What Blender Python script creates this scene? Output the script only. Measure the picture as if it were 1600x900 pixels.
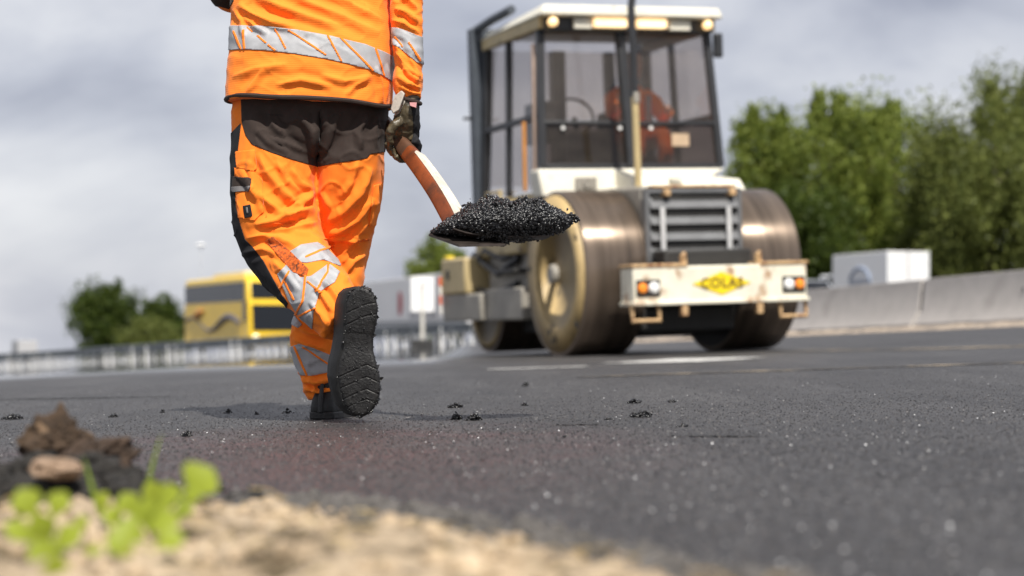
import bpy, bmesh, math, random
import numpy as np
from mathutils import Vector, Matrix

# ------------------------------------------------------------------ scene, camera, world, sun
for o in list(bpy.data.objects):
    bpy.data.objects.remove(o, do_unlink=True)
SC = bpy.context.scene
COL = SC.collection
random.seed(7)
RNG = np.random.default_rng(11)

LENS = 70.0
F = 1600 * LENS / 36.0          # focal length in pixels of the 1600 px photograph
HZ = 520.0                      # eye level in the photograph
CH = 0.228                      # lens height above the road
cam_data = bpy.data.cameras.new('camera')
cam = bpy.data.objects.new('camera', cam_data)
COL.objects.link(cam)
cam.location = (0, 0, CH)
cam.rotation_euler = (math.radians(90), 0, 0)
cam_data.lens = LENS
cam_data.sensor_width = 36.0
cam_data.shift_y = (HZ - 450) / 1600.0
cam_data.clip_start = 0.05
cam_data.clip_end = 6000
cam_data.dof.use_dof = True
cam_data.dof.focus_distance = 5.42
cam_data.dof.aperture_fstop = 3.2
SC.camera = cam

SUN_EL, SUN_AZ = math.radians(53), math.radians(14)     # azimuth: to the right of straight behind the camera
sun_dir = Vector((math.sin(SUN_AZ) * math.cos(SUN_EL), -math.cos(SUN_AZ) * math.cos(SUN_EL), math.sin(SUN_EL)))
world = bpy.data.worlds.new('World')
SC.world = world
world.use_nodes = True
wn = world.node_tree
wn.nodes.clear()
def wnode(t, **k):
    n = wn.nodes.new(t)
    for a, b in k.items():
        setattr(n, a, b)
    return n
w_out = wnode('ShaderNodeOutputWorld')
w_sky = wnode('ShaderNodeTexSky', sky_type='NISHITA', sun_disc=False)
w_sky.sun_elevation = SUN_EL
w_sky.sun_rotation = math.atan2(sun_dir.x, sun_dir.y)
w_b1 = wnode('ShaderNodeBackground'); w_b1.inputs['Strength'].default_value = 0.09
wn.links.new(w_sky.outputs[0], w_b1.inputs[0])
w_tc = wnode('ShaderNodeTexCoord')
w_map = wnode('ShaderNodeMapping'); w_map.inputs['Scale'].default_value = (1.0, 1.0, 2.1)
w_map.inputs['Location'].default_value = (0.31, 0.12, 0.05)
wn.links.new(w_tc.outputs['Generated'], w_map.inputs[0])
w_n = wnode('ShaderNodeTexNoise'); w_n.inputs['Scale'].default_value = 4.2; w_n.inputs['Detail'].default_value = 7
w_n.inputs['Roughness'].default_value = 0.5; w_n.inputs['Distortion'].default_value = 0.35
wn.links.new(w_map.outputs[0], w_n.inputs['Vector'])
w_r = wnode('ShaderNodeValToRGB')
els = w_r.color_ramp.elements
els[0].position = 0.37; els[0].color = (0.33, 0.345, 0.42, 1)
els[1].position = 0.63; els[1].color = (0.72, 0.725, 0.755, 1)
e = els.new(0.5); e.color = (0.50, 0.515, 0.58, 1)
wn.links.new(w_n.outputs['Fac'], w_r.inputs[0])
w_b2 = wnode('ShaderNodeBackground'); w_b2.inputs['Strength'].default_value = 0.95
wn.links.new(w_r.outputs[0], w_b2.inputs[0])
w_mix = wnode('ShaderNodeMixShader'); w_mix.inputs[0].default_value = 0.9
wn.links.new(w_b1.outputs[0], w_mix.inputs[1]); wn.links.new(w_b2.outputs[0], w_mix.inputs[2])
wn.links.new(w_mix.outputs[0], w_out.inputs[0])

sun_data = bpy.data.lights.new('sun', 'SUN')
sun_data.energy = 5.0
sun_data.angle = math.radians(0.6)
sun_data.color = (1.0, 0.95, 0.87)
sun = bpy.data.objects.new('sun', sun_data)
COL.objects.link(sun)
sun.rotation_euler = (-sun_dir).to_track_quat('-Z', 'Y').to_euler()

vs = SC.view_settings
vs.view_transform = 'Standard'; vs.look = 'None'; vs.exposure = 0.30; vs.gamma = 1.0
vs.use_curve_mapping = False
SC.render.engine = 'CYCLES'
SC.cycles.use_denoising = True
SC.cycles.max_bounces = 8
SC.cycles.transparent_max_bounces = 16
SC.cycles.sample_clamp_indirect = 6.0

# ------------------------------------------------------------------ helpers: place, noise, meshes
def gz(x, y):
    """height of the cambered road"""
    x = np.asarray(x, float); y = np.asarray(y, float)
    p = np.where(x > 3, .09 + .058 * (x - 3), np.where(x < -3, -.09 + .055 * (x + 3), .03 * x))
    return p - .003 * np.maximum(0, y - 20)

def pt(u, v, Y):
    return Vector(((u - 800) / F * Y, Y, CH + (HZ - v) / F * Y))

def gpix(u, v):
    Y = 5.0
    for _ in range(60):
        z = float(gz((u - 800) / F * Y, Y))
        Y = .5 * Y + .5 * min(600.0, F * max(.02, CH - z) / max(1.0, v - HZ))
    x = (u - 800) / F * Y
    return Vector((x, Y, float(gz(x, Y))))

def px_of(V):
    V = np.asarray(V)
    return 800 + F * V[:, 0] / V[:, 1], HZ - F * (V[:, 2] - CH) / V[:, 1]

def vnoise(P, seed=0):
    """smooth value noise in [-1, 1], P (n, 3)"""
    P = np.asarray(P, float)
    i = np.floor(P).astype(np.int64); f = P - i
    f = f * f * f * (f * (f * 6 - 15) + 10)
    def h(a, b, c):
        n = (a * 374761393 + b * 668265263 + c * 2147483647 + seed * 144665) & 0xffffffff
        n = ((n ^ (n >> 13)) * 1274126177) & 0xffffffff
        n = ((n ^ (n >> 16)) * 2246822519) & 0xffffffff
        return ((n ^ (n >> 15)) & 0xffff) / 32767.5 - 1
    r = 0
    for dx in (0, 1):
        wx = f[:, 0] if dx else 1 - f[:, 0]
        for dy in (0, 1):
            wy = f[:, 1] if dy else 1 - f[:, 1]
            for dz in (0, 1):
                wz = f[:, 2] if dz else 1 - f[:, 2]
                r = r + wx * wy * wz * h(i[:, 0] + dx, i[:, 1] + dy, i[:, 2] + dz)
    return r

def fbm(P, seed=0, oct=4):
    r = 0; a = 1.0; P = np.asarray(P, float)
    for k in range(oct):
        r = r + a * vnoise(P * 2 ** k + 17.3 * k, seed + k); a *= .5
    return r / 1.9

def link_mesh(name, V, Fc, mat=None, parent=None, smooth=True, angle=None, bevel=0, segs=2):
    me = bpy.data.meshes.new(name)
    me.from_pydata([tuple(map(float, v)) for v in V], [], [tuple(int(i) for i in f) for f in Fc])
    me.update()
    if mat: me.materials.append(mat)
    if smooth:
        me.polygons.foreach_set('use_smooth', [True] * len(me.polygons))
        if angle: me.set_sharp_from_angle(angle=math.radians(angle))
    o = bpy.data.objects.new(name, me)
    COL.objects.link(o)
    if parent: o.parent = parent
    if bevel:
        m = o.modifiers.new('bevel', 'BEVEL'); m.width = bevel; m.segments = segs; m.limit_method = 'ANGLE'; m.angle_limit = math.radians(40)
        m.harden_normals = False
    return o

def fast_mesh(name, V, quads=None, tris=None, mat=None, parent=None, smooth=False):
    V = np.asarray(V, np.float32)
    me = bpy.data.meshes.new(name)
    loops = []; starts = []; tot = []
    n = 0
    for A, k in ((quads, 4), (tris, 3)):
        if A is None or len(A) == 0: continue
        A = np.asarray(A, np.int32)
        loops.append(A.ravel()); starts.append(n + np.arange(len(A)) * k); tot.append(np.full(len(A), k)); n += A.size
    loops = np.concatenate(loops); starts = np.concatenate(starts); tot = np.concatenate(tot)
    me.vertices.add(len(V)); me.vertices.foreach_set('co', V.ravel())
    me.loops.add(len(loops)); me.loops.foreach_set('vertex_index', loops)
    me.polygons.add(len(starts)); me.polygons.foreach_set('loop_start', starts.astype(np.int32)); me.polygons.foreach_set('loop_total', tot.astype(np.int32))
    me.update(calc_edges=True); me.validate()
    if smooth: me.polygons.foreach_set('use_smooth', np.ones(len(me.polygons), bool))
    if mat: me.materials.append(mat)
    o = bpy.data.objects.new(name, me)
    COL.objects.link(o)
    if parent: o.parent = parent
    return o

class MB:
    def __init__(s): s.v = []; s.f = []
    def add(s, V, Fc):
        b = len(s.v); s.v += [tuple(p) for p in V]; s.f += [tuple(b + i for i in f) for f in Fc]; return s
    def hexa(s, c):
        return s.add(c, [(0, 3, 2, 1), (4, 5, 6, 7), (0, 1, 5, 4), (1, 2, 6, 5), (2, 3, 7, 6), (3, 0, 4, 7)])
    def box(s, x0, x1, y0, y1, z0, z1):
        return s.hexa([(x0, y0, z0), (x1, y0, z0), (x1, y1, z0), (x0, y1, z0), (x0, y0, z1), (x1, y0, z1), (x1, y1, z1), (x0, y1, z1)])
    def tube(s, pts, rad, n=12, caps=True, prof=None):
        pts = [Vector(p) for p in pts]
        if not hasattr(rad, '__len__'): rad = [rad] * len(pts)
        t0 = (pts[1] - pts[0]).normalized()
        up = Vector((0, 0, 1)) if abs(t0.z) < .9 else Vector((0, 1, 0))
        e1 = t0.cross(up).normalized()
        V = []
        for k, p in enumerate(pts):
            a = pts[max(0, k - 1)]; b = pts[min(len(pts) - 1, k + 1)]
            t = (b - a).normalized()
            e1 = (e1 - t * e1.dot(t)).normalized(); e2 = t.cross(e1)
            for j in range(n):
                w = 2 * math.pi * j / n
                c, q = math.cos(w), math.sin(w)
                if prof: c, q = prof(c, q)
                V.append(p + (e1 * c + e2 * q) * rad[k])
        Fc = []
        for k in range(len(pts) - 1):
            for j in range(n):
                Fc.append((k * n + j, k * n + (j + 1) % n, (k + 1) * n + (j + 1) % n, (k + 1) * n + j))
        if caps:
            Fc.append(tuple(reversed(range(n)))); Fc.append(tuple(range((len(pts) - 1) * n, len(pts) * n)))
        return s.add(V, Fc)
    def lathe(s, prof, origin, axis='x', n=48, sign=1):
        """prof: (axial, radius)"""
        V = []
        o = Vector(origin)
        for a, r in prof:
            for j in range(n):
                w = 2 * math.pi * j / n
                c, q = r * math.cos(w), r * math.sin(w)
                d = {'x': (a * sign, c, q), 'y': (c, a * sign, q), 'z': (c, q, a * sign)}[axis]
                V.append(o + Vector(d))
        Fc = []
        for k in range(len(prof) - 1):
            for j in range(n):
                Fc.append((k * n + j, k * n + (j + 1) % n, (k + 1) * n + (j + 1) % n, (k + 1) * n + j))
        if prof[0][1] > 1e-4: Fc.append(tuple(range(n)))
        if prof[-1][1] > 1e-4: Fc.append(tuple(reversed(range((len(prof) - 1) * n, len(prof) * n))))
        return s.add(V, Fc)
    def prism(s, outline, fn, d0, d1):
        """outline 2D points; fn(a, b, d) -> 3D"""
        n = len(outline)
        V = [fn(a, b, d0) for a, b in outline] + [fn(a, b, d1) for a, b in outline]
        Fc = [tuple(range(n)), tuple(reversed(range(n, 2 * n)))] + [(j, n + j, n + (j + 1) % n, (j + 1) % n) for j in range(n)]
        return s.add(V, Fc)
    def build(s, name, mat, parent=None, smooth=True, angle=35, bevel=0, segs=2):
        o = link_mesh(name, s.v, s.f, mat, parent, smooth, angle, bevel, segs)
        bm = bmesh.new(); bm.from_mesh(o.data)
        bmesh.ops.recalc_face_normals(bm, faces=bm.faces)
        bm.to_mesh(o.data); bm.free()
        return o

def tag(o, label=None, cat=None, group=None, kind=None):
    if label: o['label'] = label
    if cat: o['category'] = cat
    if group: o['group'] = group
    if kind: o['kind'] = kind
    return o

def empty(name, loc=(0, 0, 0), rot=(0, 0, 0)):
    o = bpy.data.objects.new(name, None)
    o.empty_display_size = .1
    COL.objects.link(o); o.location = loc; o.rotation_euler = rot
    return o

def copy_tree(o, parent=None):
    c = o.copy(); COL.objects.link(c)
    if parent: c.parent = parent
    for ch in list(o.children): copy_tree(ch, c)
    return c

# ------------------------------------------------------------------ materials
MATS = {}
def mat(name, col, rough=.6, metal=0.0, var=.12, vscale=8., bump=0., bscale=60., bdist=.004, spec=.5, dirt=None, sheen=0., coat=0., ribs=None, aniso=None, emit=None):
    """dirt = (colour, threshold, softness, scale [, rough])"""
    m = bpy.data.materials.new(name); m.use_nodes = True
    nt = m.node_tree; L = nt.links; N = nt.nodes
    bs = N['Principled BSDF']
    tc = N.new('ShaderNodeTexCoord')
    co = tc.outputs['Object']
    if aniso:
        mp = N.new('ShaderNodeMapping'); mp.inputs['Scale'].default_value = aniso; L.new(co, mp.inputs[0]); co_a = mp.outputs[0]
    else: co_a = co
    nz = N.new('ShaderNodeTexNoise'); nz.inputs['Scale'].default_value = vscale; nz.inputs['Detail'].default_value = 6; nz.inputs['Roughness'].default_value = .6
    L.new(co_a, nz.inputs['Vector'])
    rp = N.new('ShaderNodeValToRGB')
    c = np.array(col[:3])
    rp.color_ramp.elements[0].position = .3; rp.color_ramp.elements[0].color = (*np.clip(c * (1 - var), 0, 1), 1)
    rp.color_ramp.elements[1].position = .7; rp.color_ramp.elements[1].color = (*np.clip(c * (1 + var), 0, 1), 1)
    L.new(nz.outputs['Fac'], rp.inputs[0])
    out = rp.outputs[0]
    bs.inputs['Roughness'].default_value = rough
    if dirt:
        dn = N.new('ShaderNodeTexNoise'); dn.inputs['Scale'].default_value = dirt[3]; dn.inputs['Detail'].default_value = 8; dn.inputs['Roughness'].default_value = .65
        L.new(co_a, dn.inputs['Vector'])
        mr = N.new('ShaderNodeMapRange'); mr.inputs[1].default_value = dirt[1]; mr.inputs[2].default_value = dirt[1] + dirt[2]
        L.new(dn.outputs['Fac'], mr.inputs[0])
        mx = N.new('ShaderNodeMixRGB'); L.new(mr.outputs[0], mx.inputs[0]); L.new(out, mx.inputs[1]); mx.inputs[2].default_value = (*dirt[0], 1)
        out = mx.outputs[0]
        if len(dirt) > 4:
            mr2 = N.new('ShaderNodeMapRange'); L.new(mr.outputs[0], mr2.inputs[0]); mr2.inputs[3].default_value = rough; mr2.inputs[4].default_value = dirt[4]
            L.new(mr2.outputs[0], bs.inputs['Roughness'])
    L.new(out, bs.inputs['Base Color'])
    bs.inputs['Metallic'].default_value = metal
    bs.inputs['Specular IOR Level'].default_value = spec
    if sheen:
        bs.inputs['Sheen Weight'].default_value = sheen; bs.inputs['Sheen Roughness'].default_value = .4
    if coat: bs.inputs['Coat Weight'].default_value = coat
    if bump or ribs:
        bn = N.new('ShaderNodeTexNoise'); bn.inputs['Scale'].default_value = bscale; bn.inputs['Detail'].default_value = 5
        L.new(co_a, bn.inputs['Vector'])
        h = bn.outputs['Fac']
        if ribs:
            wv = N.new('ShaderNodeTexWave'); wv.bands_direction = 'Z'; wv.inputs['Scale'].default_value = ribs; wv.inputs['Distortion'].default_value = .6
            L.new(co, wv.inputs['Vector'])
            ad = N.new('ShaderNodeMath'); ad.operation = 'MULTIPLY_ADD'; ad.inputs[1].default_value = .5
            L.new(wv.outputs['Fac'], ad.inputs[0]); L.new(h, ad.inputs[2]); h = ad.outputs[0]
        bp = N.new('ShaderNodeBump'); bp.inputs['Strength'].default_value = max(bump, .05); bp.inputs['Distance'].default_value = bdist
        L.new(h, bp.inputs['Height']); L.new(bp.outputs[0], bs.inputs['Normal'])
    if emit:
        bs.inputs['Emission Color'].default_value = (*emit[0], 1); bs.inputs['Emission Strength'].default_value = emit[1]
    MATS[name] = m
    return m

def glass(name, tint, refl=.06, rough=.02):
    m = bpy.data.materials.new(name); m.use_nodes = True
    nt = m.node_tree; N = nt.nodes; L = nt.links
    N.remove(N['Principled BSDF'])
    tr = N.new('ShaderNodeBsdfTransparent'); tr.inputs[0].default_value = (*tint, 1)
    gl = N.new('ShaderNodeBsdfGlossy'); gl.inputs['Roughness'].default_value = rough; gl.inputs[0].default_value = (.9, .9, .9, 1)
    lw = N.new('ShaderNodeLayerWeight'); lw.inputs[0].default_value = .5
    pw = N.new('ShaderNodeMath'); pw.operation = 'POWER'; L.new(lw.outputs['Facing'], pw.inputs[0]); pw.inputs[1].default_value = 5
    fr = N.new('ShaderNodeMath'); fr.operation = 'MULTIPLY_ADD'; L.new(pw.outputs[0], fr.inputs[0]); fr.inputs[1].default_value = .9; fr.inputs[2].default_value = .03
    df = N.new('ShaderNodeBsdfDiffuse'); df.inputs[0].default_value = (.35, .3, .25, 1)     # dust film
    nz = N.new('ShaderNodeTexNoise'); nz.inputs['Scale'].default_value = 3; nz.inputs['Detail'].default_value = 6
    mr = N.new('ShaderNodeMapRange'); mr.inputs[3].default_value = 0.01; mr.inputs[4].default_value = .10
    L.new(nz.outputs['Fac'], mr.inputs[0])
    m1 = N.new('ShaderNodeMixShader'); L.new(mr.outputs[0], m1.inputs[0]); L.new(tr.outputs[0], m1.inputs[1]); L.new(df.outputs[0], m1.inputs[2])
    m2 = N.new('ShaderNodeMixShader'); L.new(fr.outputs[0], m2.inputs[0]); L.new(m1.outputs[0], m2.inputs[1]); L.new(gl.outputs[0], m2.inputs[2])
    L.new(m2.outputs[0], N['Material Output'].inputs[0])
    return m

def leaf_mat(name, c0, c1, trans=.35):
    m = bpy.data.materials.new(name); m.use_nodes = True
    nt = m.node_tree; N = nt.nodes; L = nt.links
    N.remove(N['Principled BSDF'])
    ge = N.new('ShaderNodeNewGeometry')
    rp = N.new('ShaderNodeValToRGB'); rp.color_ramp.elements[0].color = (*c0, 1); rp.color_ramp.elements[1].color = (*c1, 1)
    L.new(ge.outputs['Random Per Island'], rp.inputs[0])
    d = N.new('ShaderNodeBsdfDiffuse'); t = N.new('ShaderNodeBsdfTranslucent'); g = N.new('ShaderNodeBsdfGlossy'); g.inputs['Roughness'].default_value = .45
    g.inputs[0].default_value = (.5, .55, .5, 1)
    L.new(rp.outputs[0], d.inputs[0]); L.new(rp.outputs[0], t.inputs[0])
    a = N.new('ShaderNodeMixShader'); a.inputs[0].default_value = trans; L.new(d.outputs[0], a.inputs[1]); L.new(t.outputs[0], a.inputs[2])
    b = N.new('ShaderNodeMixShader'); b.inputs[0].default_value = .02; L.new(a.outputs[0], b.inputs[1]); L.new(g.outputs[0], b.inputs[2])
    L.new(b.outputs[0], N['Material Output'].inputs[0])
    return m

M_orange = mat('hi_vis_orange_cloth', (.98, .235, .026), .85, var=.06, vscale=14, bump=.3, bscale=500, bdist=.001, spec=.15, sheen=.12, dirt=((.42, .075, .010), .60, .16, 13))
M_knit = mat('hi_vis_orange_knit', (.99, .245, .030), .85, var=.05, vscale=10, bump=.35, bscale=420, bdist=.0010, spec=.15, sheen=.12, ribs=52, dirt=((.70, .13, .012), .62, .16, 10))
M_brown = mat('dark_brown_cloth', (.040, .029, .025), .85, var=.15, vscale=30, bump=.25, bscale=600, bdist=.001, spec=.2, sheen=.05)
M_black = mat('black_cloth', (.012, .012, .014), .8, var=.2, vscale=30, bump=.2, bscale=500, bdist=.001, spec=.3)
M_refl = mat('reflective_tape', (.33, .335, .35), .58, var=.12, vscale=25, bump=.15, bscale=120, bdist=.001, spec=.6, dirt=((.13, .11, .10), .56, .22, 14))
M_grime = mat('tar_stained_orange_cloth', (.55, .10, .008), .85, var=.5, vscale=130, bump=.6, bscale=300, bdist=.002, dirt=((.09, .025, .008), .48, .15, 90))
M_greycloth = mat('grey_cloth', (.16, .15, .15), .8, var=.2, vscale=40)
M_leather = mat('worn_leather', (.075, .058, .032), .42, var=.5, vscale=40, bump=.5, bscale=90, bdist=.003, dirt=((.03, .026, .02), .5, .2, 45))
M_glovestrap = mat('pale_glove_cuff', (.42, .38, .33), .7, var=.2, vscale=60, dirt=((.1, .09, .08), .58, .2, 60))
M_boot = mat('black_boot_leather', (.007, .007, .007), .6, var=.3, vscale=30, bump=.3, bscale=150, bdist=.002)
M_sole = mat('black_rubber', (.011, .0105, .0105), .55, var=.4, vscale=60, bump=.6, bscale=260, bdist=.002, dirt=((.022, .020, .019), .55, .2, 40))
M_skin = mat('skin', (.45, .25, .17), .5, var=.08)
M_hair = mat('brown_hair', (.05, .03, .02), .5, var=.3, vscale=80, bump=.5, bscale=200)
M_asph = mat('hot_asphalt', (.009, .009, .010), .27, var=.35, vscale=160, bump=.5, bscale=400, bdist=.0015, spec=.7)
# ------------------------------------------------------------------ ground, road, verge
def asphalt_material():
    m = bpy.data.materials.new('asphalt'); m.use_nodes = True
    nt = m.node_tree; N = nt.nodes; L = nt.links
    bs = N['Principled BSDF']
    ge = N.new('ShaderNodeNewGeometry'); P = ge.outputs['Position']
    sx = N.new('ShaderNodeSeparateXYZ'); L.new(P, sx.inputs[0])
    def noise(scale, detail=5, rough=.6, scl=None):
        n = N.new('ShaderNodeTexNoise'); n.inputs['Scale'].default_value = scale; n.inputs['Detail'].default_value = detail; n.inputs['Roughness'].default_value = rough
        if scl:
            mp = N.new('ShaderNodeMapping'); mp.inputs['Scale'].default_value = scl; mp.inputs['Rotation'].default_value = (0, 0, math.radians(-18)); L.new(P, mp.inputs[0]); L.new(mp.outputs[0], n.inputs['Vector'])
        else: L.new(P, n.inputs['Vector'])
        return n.outputs['Fac']
    def mrange(x, a, b, c=0., d=1.):
        r = N.new('ShaderNodeMapRange'); r.interpolation_type = 'SMOOTHSTEP'
        L.new(x, r.inputs[0])
        for k, val in enumerate((a, b, c, d)): r.inputs[k + 1].default_value = val
        return r.outputs[0]
    def math_(op, a, b):
        n = N.new('ShaderNodeMath'); n.operation = op
        for k, q in enumerate((a, b)):
            if isinstance(q, (int, float)): n.inputs[k].default_value = q
            else: L.new(q, n.inputs[k])
        return n.outputs[0]
    def mixc(f, a, b):
        n = N.new('ShaderNodeMixRGB'); L.new(f, n.inputs[0])
        for k, q in ((1, a), (2, b)):
            if isinstance(q, tuple): n.inputs[k].default_value = (*q, 1)
            else: L.new(q, n.inputs[k])
        return n.outputs[0]
    c = mixc(mrange(noise(1.1, 6), .3, .7), (.029, .028, .0285), (.048, .046, .0465))
    c = mixc(mrange(noise(.9, 6, .6, (3.0, .35, 1)), .42, .66, 0, .95), c, (.062, .060, .060))      # lengthwise wear and joints
    c = mixc(mrange(noise(16, 6), .45, .75, 0, .75), c, (.018, .017, .018))
    vo = N.new('ShaderNodeTexVoronoi'); vo.inputs['Scale'].default_value = 150; L.new(P, vo.inputs['Vector'])
    c = mixc(mrange(vo.outputs['Distance'], .0, .5, .8, 0), c, (.075, .073, .072))
    # reddish tint on the near, left patch of older asphalt
    dx = math_('DIVIDE', math_('ADD', sx.outputs[0], .45), .95); dy = math_('DIVIDE', math_('ADD', sx.outputs[1], -3.9), 1.6)
    rr = math_('ADD', math_('MULTIPLY', dx, dx), math_('MULTIPLY', dy, dy))
    red = math_('MULTIPLY', mrange(rr, 1.0, .1), mrange(noise(3.5, 6), .3, .7))
    c = mixc(math_('MULTIPLY', red, .8), c, (.070, .038, .038))
    L.new(c, bs.inputs['Base Color'])
    # roughness lowered far to the left to imitate heat shimmer mirroring rail and sky
    side = mrange(math_('ADD', sx.outputs[0], math_('MULTIPLY', sx.outputs[1], .02)), .25, -.5)
    far = math_('MULTIPLY', mrange(sx.outputs[1], 13.5, 19.5), side)
    patch = math_('MULTIPLY', far, mrange(noise(.35, 3, .5, (1, .25, 1)), .2, .5, .88, 1.))
    ro = math_('ADD', math_('MULTIPLY', noise(40, 4), .25), .40)
    mx = N.new('ShaderNodeMix'); mx.data_type = 'FLOAT'; L.new(patch, mx.inputs[0]); L.new(ro, mx.inputs[2]); mx.inputs[3].default_value = .035
    L.new(mx.outputs[0], bs.inputs['Roughness'])
    bp = N.new('ShaderNodeBump'); bp.inputs['Distance'].default_value = .008
    L.new(math_('MULTIPLY', math_('SUBTRACT', 1.0, far), .55), bp.inputs['Strength'])
    h = math_('ADD', math_('MULTIPLY', vo.outputs['Distance'], -.6), math_('MULTIPLY', noise(60, 5), 1.2))
    L.new(h, bp.inputs['Height']); L.new(bp.outputs[0], bs.inputs['Normal'])
    bs.inputs['Specular IOR Level'].default_value = .45
    return m
M_road = asphalt_material()

def sheet(name, xs, ys, dz, m, parent=None, zfn=None):
    X, Y = np.meshgrid(xs, ys)
    Z = gz(X, Y) + dz
    if zfn is not None: Z = zfn(X, Y, Z)
    V = np.stack([X.ravel(), Y.ravel(), Z.ravel()], 1)
    nx, ny = len(xs), len(ys)
    i = (np.arange(ny - 1)[:, None] * nx + np.arange(nx - 1)[None, :]).ravel()
    return fast_mesh(name, V, np.stack([i, i + 1, i + nx + 1, i + nx], 1), mat=m, parent=parent, smooth=True)

M_grass = mat('roadside_grass', (.07, .085, .03), .9, var=.4, vscale=.8)
ground = tag(sheet('ground', np.concatenate([-np.geomspace(2500, 4, 26), [-3, 0, 3], np.geomspace(4, 2500, 26)]),
                   np.concatenate([[-60, -10, 0, 20], np.geomspace(24, 2500, 24)]), -.06, M_grass), kind='structure')
xs = np.concatenate([np.linspace(-60, -10, 26), np.linspace(-9, 9, 37), [10, 12, 16, 22, 30]])
ys = np.concatenate([np.linspace(-6, 24, 61), np.geomspace(25, 420, 40)])
road = tag(sheet('road', xs, ys, 0, M_road), kind='structure')
road['label'] = 'fresh dark grey asphalt road surface'

# painted and worn strips lying on the road
M_paint = mat('worn_white_paint', (.62, .61, .58), .7, var=.2, vscale=12, dirt=((.12, .12, .12), .54, .1, 9))
M_sand = mat('pale_sand_strip', (.38, .31, .24), .9, var=.3, vscale=6, dirt=((.12, .11, .1), .5, .2, 5))
M_joint = mat('asphalt_joint', (.06, .055, .05), .9, var=.4, vscale=8, dirt=((.36, .29, .20), .50, .1, 5))
RD = Vector((-.325, 1, 0)).normalized()                     # direction of the carriageway
RN = Vector((RD.y, -RD.x, 0))
def strip(name, p0, p1, w, dz, m, n=14, jag=0., taper=False):
    p0 = Vector((p0[0], p0[1], 0)); p1 = Vector((p1[0], p1[1], 0))
    d = (p1 - p0).normalized(); nn = Vector((d.y, -d.x, 0))
    V = []
    for k in range(n + 1):
        q = p0.lerp(p1, k / n)
        for s in (-.5, .5):
            r = q + nn * ((w * s + random.uniform(-jag, jag)) * (math.sin(math.pi * min(1, max(.02, k / n))) ** .8 if taper else 1))
            V.append((r.x, r.y, float(gz(r.x, r.y)) + dz))
    Fc = [(2 * k, 2 * k + 1, 2 * k + 3, 2 * k + 2) for k in range(n)]
    return link_mesh(name, V, Fc, m)
a, b = gpix(762, 578), gpix(918, 573)
tag(strip('road_marking', a.xy, b.xy, .20, .004, M_paint, jag=.02), kind='structure')
a, b = gpix(1012, 567), gpix(1132, 560)
tag(strip('road_marking', a.xy, b.xy, .75, .004, M_paint, jag=.03), kind='structure')
a, b = gpix(900, 590), gpix(1640, 566)
tag(strip('road_joint', a.xy, b.xy, .14, .004, M_joint, n=60, jag=.035), kind='structure')
a, b = gpix(1250, 548), gpix(1650, 540)
tag(strip('road_joint', a.xy, b.xy, .25, .004, M_joint, n=60, jag=.03), kind='structure')
a, b = gpix(-20, 625), gpix(270, 620)
tag(strip('road_joint', a.xy, b.xy, .06, .004, mat('dark_tar_joint', (.02, .02, .02), .7), n=40, jag=.02), kind='structure')

# ---- loose grit on the road surface, white specks painted as sun glints
def scatter_mesh(name, pts, sizes, m, parent=None, flat=.7, seed=3, dome=False, smooth=False):
    rng = np.random.default_rng(seed)
    t = (1 + 5 ** .5) / 2
    I = np.array([(-1, t, 0), (1, t, 0), (-1, -t, 0), (1, -t, 0), (0, -1, t), (0, 1, t), (0, -1, -t), (0, 1, -t), (t, 0, -1), (t, 0, 1), (-t, 0, -1), (-t, 0, 1)]) / 1.902
    T = np.array([(0, 11, 5), (0, 5, 1), (0, 1, 7), (0, 7, 10), (0, 10, 11), (1, 5, 9), (5, 11, 4), (11, 10, 2), (10, 7, 6), (7, 1, 8), (3, 9, 4), (3, 4, 2), (3, 2, 6), (3, 6, 8), (3, 8, 9), (4, 9, 5), (2, 4, 11), (6, 2, 10), (8, 6, 7), (9, 8, 1)])
    n = len(pts)
    sc = rng.uniform(.6, 1.35, (n, 12, 1)) * np.ones((1, 1, 3))
    st = rng.uniform(.65, 1.3, (n, 1, 3))
    q = rng.normal(size=(n, 4)); q /= np.linalg.norm(q, axis=1)[:, None]
    w, x, y, z = q.T
    R = np.stack([1 - 2 * (y * y + z * z), 2 * (x * y - z * w), 2 * (x * z + y * w), 2 * (x * y + z * w), 1 - 2 * (x * x + z * z), 2 * (y * z - x * w), 2 * (x * z - y * w), 2 * (y * z + x * w), 1 - 2 * (x * x + y * y)], 1).reshape(n, 3, 3)
    V = np.einsum('nij,nkj->nki', R, I[None] * sc * st)
    V[..., 2] *= flat
    V = V * np.asarray(sizes)[:, None, None] + np.asarray(pts)[:, None, :]
    Tn = (T[None] + (np.arange(n) * 12)[:, None, None]).reshape(-1, 3)
    return fast_mesh(name, V.reshape(-1, 3), tris=Tn, mat=m, parent=parent, smooth=smooth)

M_glint = mat('white_glint_grit', (.80, .80, .80), .12, var=.3, vscale=30, spec=.6)  # white colour stands in for sun glints on the asphalt
M_grit_dark = mat('dark_grit', (.03, .03, .032), .5, var=.4, vscale=30)
def grit(name, n, y0, y1, s0, s1, m, seed):
    rng = np.random.default_rng(seed)
    Y = y0 * (y1 / y0) ** rng.random(n); X = (rng.random(n) * 1.1 - .55) * Y * .53
    S = s0 + (s1 - s0) * rng.random(n) ** 4
    return scatter_mesh(name, np.stack([X, Y, gz(X, Y) + S * .3], 1), S, m, seed=seed, flat=.6)
tag(grit('glint_grit', 2200, 1.7, 10.0, .0004, .0024, M_glint, 5), 'white grit painted as sun glints all over the asphalt', 'grit', kind='stuff')
tag(grit('glint_chips', 110, 1.8, 4.6, .0012, .0036, M_glint, 15), 'larger white chips painted as sun glints on the near asphalt', 'chips', kind='stuff')
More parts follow.
